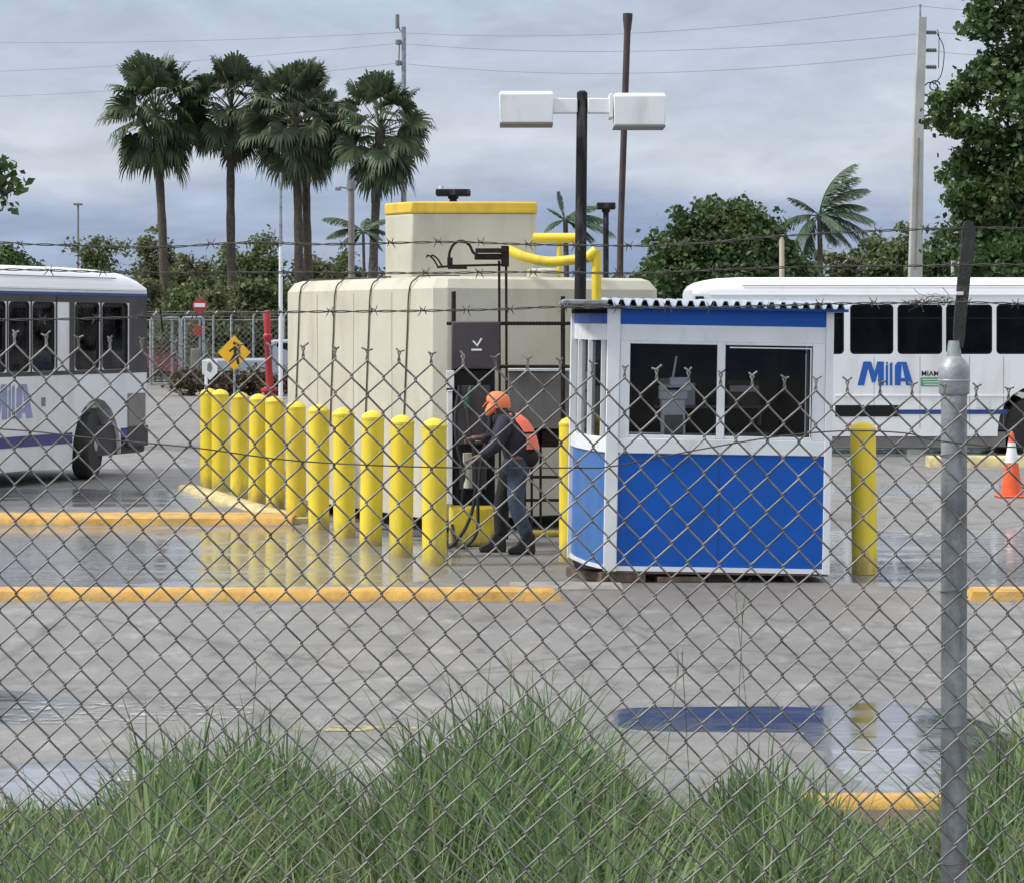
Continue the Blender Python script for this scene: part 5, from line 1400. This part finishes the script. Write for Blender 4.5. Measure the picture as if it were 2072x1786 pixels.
# ------------------------------------------------------------------ foreground fence
FD = 5.2
def ztop(x):
    px = CX+x*F/FD
    y = 688+.0575*px+4*math.sin(px*.004+1)
    z = EYE-(y-HY)*FD/F
    return z
def ztopc(x):
    if x < -1.2: return ztop(-1.2)+.015*math.sin((x+1.2)*2)
    if x > 1.25: return ztop(1.25)+.012*math.sin((x-1.25)*2)
    return ztop(x)
def chain_fence():
    fr = thing('chain_link_fence', 'galvanised chain link fence with three strands of barbed wire in the foreground', 'fence', (0, FD, 0))
    cw, ch = .0703, .0785; hw, hh = cw/2, ch/2
    rw = .0024; g = random.Random(4)
    x0, x1 = -3.2, 3.2; n = int((x1-x0)/hw); V = []; Q = []
    def warp(u, v):
        """u along the fence, v down from the top knuckles"""
        dx = .006*mnoise.noise(Vector((u*1.6, v*1.6, 3))) + .0022*mnoise.noise(Vector((u*9, v*9, 1))) - .010*v*math.sin(u*.8+.4)
        dz = .008*mnoise.noise(Vector((u*1.5, v*1.5, 9))) + .002*mnoise.noise(Vector((u*9, v*9, 5)))
        dy = .012*mnoise.noise(Vector((u*1.2, v*1.2, 6)))
        return Vector((u+dx, dy, ztopc(u)-v+dz*min(1, v*4+.3)))
    def tube(pts, r, ns=5):
        k = len(pts); b0 = len(V)
        for i, p in enumerate(pts):
            t = (pts[min(i+1, k-1)]-pts[max(i-1, 0)]).normalized()
            a = t.cross(Vector((0, 1, 0))).normalized(); b = t.cross(a)
            for j in range(ns):
                q = 2*math.pi*j/ns; V.append(p+(a*math.cos(q)+b*math.sin(q))*r)
        for i in range(k-1):
            for j in range(ns):
                Q.append((b0+i*ns+j, b0+i*ns+(j+1) % ns, b0+(i+1)*ns+(j+1) % ns, b0+(i+1)*ns+j))
    rows = int(2.06/hh)
    for i in range(n):
        xa = x0+i*hw
        pts = []
        for j in range(rows+1):
            # this picket zigzags between column i (left) and i+1 (right)
            right = (i+j) % 2 == 1
            u = xa+(hw if right else 0) + (.0016 if right else -.0016)
            v = j*hh
            # hook depth: wires pass over and under each other
            p = warp(u, v); sgn = 1 if right else -1
            if j < rows:
                nx_ = warp(xa+(0 if right else hw), v+hh)
                # going down-left is the front strand, down-right the back one
                front = -1 if right else 1
                a = p + Vector((0, sgn*.0, 0)); 
                pts.append(p + Vector((0, -.0022*front*0, 0)))
                for t, tu in ((.075, .01), (.17, .13), (.83, .87), (.925, .99)):
                        q = p.lerp(nx_, t); q.x = p.x+(nx_.x-p.x)*tu; q.y += .0030*front
                        pts.append(q)
            else: pts.append(p)
        # twisted and splayed ends at the top
        j0right = i % 2 == 1
        top = pts[0].copy(); side = 1 if j0right else -1
        a, b, c = top+Vector((-.0018*side, .002*side, .010)), top+Vector((.0018*side, -.002*side, .018)), top+Vector((side*g.uniform(.006,.013), g.uniform(-.004,.004), .024+g.uniform(-.003,.006)))
        # ends of the two wires meeting at one knuckle lean apart
        c.x = top.x - side*g.uniform(.006, .014)
        pts = [c, b, a]+pts
        tube(pts, rw)
    npmesh('mesh', [tuple(v) for v in V], Q, M['wire'], fr, smooth=True)
    # tension wire hanging through the mesh
    tw = [(-350,862),(0,868),(200,888),(390,905),(600,932),(880,945),(1150,946),(1240,943),(1400,912),(1560,885),(1700,872),(1830,876),(1900,892),(2072,905),(2400,900)]
    MB().tube(bez([wp(a, b, FD-.006)-Vector((0, FD, 0)) for a, b in tw], 5), .0017, 6).build('loose_wire', M['barb'], fr)
    # barbed wire
    def barbed(pts, seed, y=.0):
        rr = random.Random(seed); b = MB(); P = bez(pts, 22)
        # resample evenly
        L = [0]
        for i in range(1, len(P)): L.append(L[-1]+(P[i]-P[i-1]).length)
        tot = L[-1]; m_ = int(tot/.012); S = []; k = 0
        for i in range(m_+1):
            t = tot*i/m_
            while k < len(L)-2 and L[k+1] < t: k += 1
            S.append(P[k].lerp(P[k+1], (t-L[k])/max(1e-6, L[k+1]-L[k])))
        for ph in (0, math.pi):
            b.tube([p+Vector((0, .0019*math.cos(i*.75+ph), .0019*math.sin(i*.75+ph)+.0015*math.sin(i*.13+seed))) for i, p in enumerate(S)], .0013, 5)
        i = 4+seed*3
        while i < m_-2:
            p = S[i]
            b.tube([p+Vector((-.006+.004*q, .0036*math.cos(q*1.6), .0036*math.sin(q*1.6)+.001)) for q in range(4)], .0012, 5)
            for sg in (1, -1):
                for dz in (1, -1):
                    e = Vector((sg*rr.uniform(.003,.009), rr.uniform(-.008,.008), dz*rr.uniform(.009,.015)))
                    b.tube([p+Vector((sg*.003, 0, 0)), p+Vector((sg*.003, 0, 0))+e*.6, p+Vector((sg*.003,0,0))+e], [.0012,.001,.0003], 4)
            i += rr.choice((8, 9, 10))
        return b.build('barbed_wire', M['barb'], fr)
    B_ = lambda a, b, dy: wp(a, b, FD+dy)-Vector((0, FD, 0))
    barbed([B_(a, b, .18) for a, b in ((-1500,500),(-400,490),(0,492),(60,496),(300,500),(480,492),(660,496),(900,489),(1100,497),(1340,496),(1600,478),(1945,461),(2250,468),(3200,470))], 1)
    barbed([B_(a, b, .10) for a, b in ((-1500,560),(-400,545),(0,547),(200,550),(560,553),(760,552),(1000,552),(1250,553),(1500,545),(1940,536),(2250,540),(3200,545))], 2)
    barbed([B_(a, b, .04) for a, b in ((-1500,660),(-400,652),(0,649),(300,640),(570,633),(760,629),(1000,628),(1150,622),(1500,622),(1725,614),(1940,612),(2200,618),(3200,620))], 3)
    # dried vine caught on the lower strand
    v = MB(); rr = random.Random(9)
    for k in range(26):
        px = rr.uniform(1835, 1925); p = B_(px, 612+rr.uniform(-6,8), .04)
        q = [p]
        for j in range(4): q.append(q[-1]+Vector((rr.uniform(-.016,.02), rr.uniform(-.01,.01), rr.uniform(-.008,.012))))
        v.tube(bez(q, 2), .0007, 3)
    v.build('dry_vine', mat('dry_stalk', (.10,.09,.07), .9), fr)
    # posts: galvanised tube, flared cap, slotted arm leaning back
    def post(x, full=True):
        zt = EYE-(792-HY)*FD/F
        p = Vector((x, .038, 0))
        b = MB(); b.lathe([(.0285, -.1), (.0285, zt+.02)], 28, (x, .038, 0)); b.build('post', M['galv'], fr)
        Z = lambda py: EYE-(py-HY)*FD/F
        c = MB(); c.lathe([(.0305, Z(800)), (.0335, Z(796)), (.0335, Z(778)), (.0345, Z(774)), (.0345, Z(748)), (.031, Z(738)), (.022, Z(727)), (.016, Z(722)), (.014, Z(700)), (.012, Z(690))], 28, (x, .038, 0))
        c.lathe([(.0352, Z(772)), (.0352, Z(769)), (.0345, Z(768))], 28, (x, .038, 0)); c.build('post_cap', M['galv'], fr)
        ar = MB(); k = FD/F
        X = lambda a: x+(a-1938)*k
        # channel arm, widening upwards, with rounded end
        prof = [(1931,705,1947,.04),(1928,680,1951,.05),(1930,640,1954,.075),(1934,600,1958,.10),(1937,560,1962,.125),(1942,520,1969,.15),(1944,480,1972,.175),(1946,460,1972,.185),(1951,450,1966,.19),(1956,447,1961,.192)]
        rings = []
        for (a, y, bb, dy) in prof:
            kk = (FD+dy)/F; z = EYE-(y-HY)*kk; X = lambda q: x-.976+(q-CX)*kk
            rings.append([(X(a), dy-.012, z), (X(bb), dy-.012, z), (X(bb), dy, z), (X(bb)-.003, dy+.004, z), (X(a)+.003, dy+.004, z), (X(a), dy, z)])
        ar.loft(rings); a_ = ar.build('barb_arm', M['armdark'], fr, bevel=.002, ang=40)
        cl = MB(); kk = (FD+.088)/F; X = lambda q: x-.976+(q-CX)*kk; Z = lambda q: EYE-(q-HY)*kk
        cl.box(X(1934), X(1949), .083, .09, Z(598), Z(591)); cl.build('clip', M['white'], a_, bevel=.001)
        # tie wires holding the mesh
        for zz in (1.9, 1.6, 1.3, 1.0, .7, .4):
            MB().tube([(x+.031*math.cos(t), .038+.036*math.sin(t), zz+.004*t) for t in [q*.45 for q in range(15)]], .0015, 5).build('tie_wire', M['wire'], fr)
    for x in (.976, -2.05, 4.0): post(x)
    return fr
chain_fence()

# ------------------------------------------------------------------ grass
def grass():
    env = [(-900,1560),(-300,1530),(0,1550),(60,1590),(150,1590),(230,1545),(300,1475),(400,1430),(470,1440),(550,1415),(650,1450),(720,1520),(770,1500),(820,1420),(870,1375),(950,1400),(1050,1385),(1150,1365),(1210,1420),(1280,1490),
           (1330,1560),(1420,1560),(1490,1530),(1560,1470),(1600,1510),(1660,1570),(1720,1620),(1800,1665),(1900,1655),(1945,1500),(2000,1400),(2080,1370),(2300,1420),(2900,1500)]
    ex, ey = np.array([e[0] for e in env], float), np.array([e[1] for e in env], float)
    g = np.random.default_rng(12)
    # clump centres
    nc = 840; cy = 5.0 + (10.15-5.0)*g.uniform(0, 1, nc)**.9; cx = g.uniform(-3.9, 3.9, nc)*(cy/9+.15)
    per = 78; k = nc*per
    ox = g.normal(0, .095, k); oy = g.normal(0, .095, k); bx = np.repeat(cx, per)+ox; by = np.minimum(10.2, np.repeat(cy, per)+oy)
    px = CX+bx*F/by
    top = np.interp(px, ex, ey)
    z_env = EYE-(top-HY)*by/F-.12
    cs = np.repeat(g.uniform(.36, 1.15, nc)**.75, per)*(.94+.14*np.cos(bx*5.4+.5*np.sin(by*1.9)))
    h = np.clip(z_env, .10, .80)*cs*g.uniform(.55, 1.05, k)
    # beyond the picture's low spots the turf stays short close to the kerb
    h = np.where((by > 9.9) & (px > 1550) & (px < 1930), h*.6, h)
    keep = h > .06
    bx, by, h, ox, oy = bx[keep], by[keep], h[keep], ox[keep], oy[keep]; k = len(bx)
    az_ = np.arctan2(oy, ox)+g.normal(0, .7, k); lean = (.12+g.uniform(0, 1, k)**1.5*np.minimum(1.1, np.hypot(ox, oy)/.13))*h*.92
    tall = g.uniform(0, 1, k) < .03; h = np.where(tall, h*1.08, h)
    w = g.uniform(.0034, .0072, k)
    w = np.where(g.uniform(0, 1, k) < .10, w*1.6, w)
    dx, dy = np.cos(az_), np.sin(az_)
    wx, wy = -dy, dx
    fa = g.uniform(-.5, .5, k); wx2 = wx*np.cos(fa)-wy*np.sin(fa); wy2 = wx*np.sin(fa)+wy*np.cos(fa)
    ts = [0, .3, .6, .85, 1.0]; ws = [.8, 1.0, .85, .5, .04]
    droop = g.uniform(.0, .45, k)
    V = np.zeros((k, 10, 3), np.float32)
    for i, (t, ww) in enumerate(zip(ts, ws)):
        off = lean*t**2.2; zz = .10 + h*(t - droop*t**3*.6)
        for s_, sg in ((0, -1), (1, 1)):
            V[:, i*2+s_, 0] = bx+dx*off+sg*wx2*w*ww; V[:, i*2+s_, 1] = by+dy*off+sg*wy2*w*ww; V[:, i*2+s_, 2] = zz
    base = (np.arange(k)*10)[:, None, None]
    q = np.array([[0,1,3,2],[2,3,5,4],[4,5,7,6],[6,7,9,8]])[None]
    o = npmesh('grass', V.reshape(-1, 3), (base+q).reshape(-1, 4), M['grassm'])
    return tag(o, kind='stuff', label='long unmown grass growing on both sides of the fence', cat='grass')
grass()
# a few tall seed stems standing clear of the grass
def weeds():
    g = random.Random(2); b = MB()
    for (px, py, d) in ((1488,1200,7.2),(1503,1230,7.3),(1380,1320,7.6),(1372,1345,7.5),(520,1340,8),(1120,1350,8),(1560,1420,8.3)):
        t = wp(px, py, d); x0 = t.x+g.uniform(-.08,.08)
        b.tube(bez([(x0, d, .1), (x0+(t.x-x0)*.3, d, .1+(t.z-.1)*.55), tuple(t)], 5), [.0014]*6+[.0011]*5, 4)
        for k in range(3): 
            q = t-Vector((0, 0, k*.022)); b.tube([q, q+Vector((g.uniform(-.05,.05), g.uniform(-.03,.03), .05))], [.0012,.0004], 3)
    o = b.build('weed_stems', M['grassm']); tag(o, kind='stuff', label='thin tall seed stems rising above the grass', cat='weeds')
weeds()
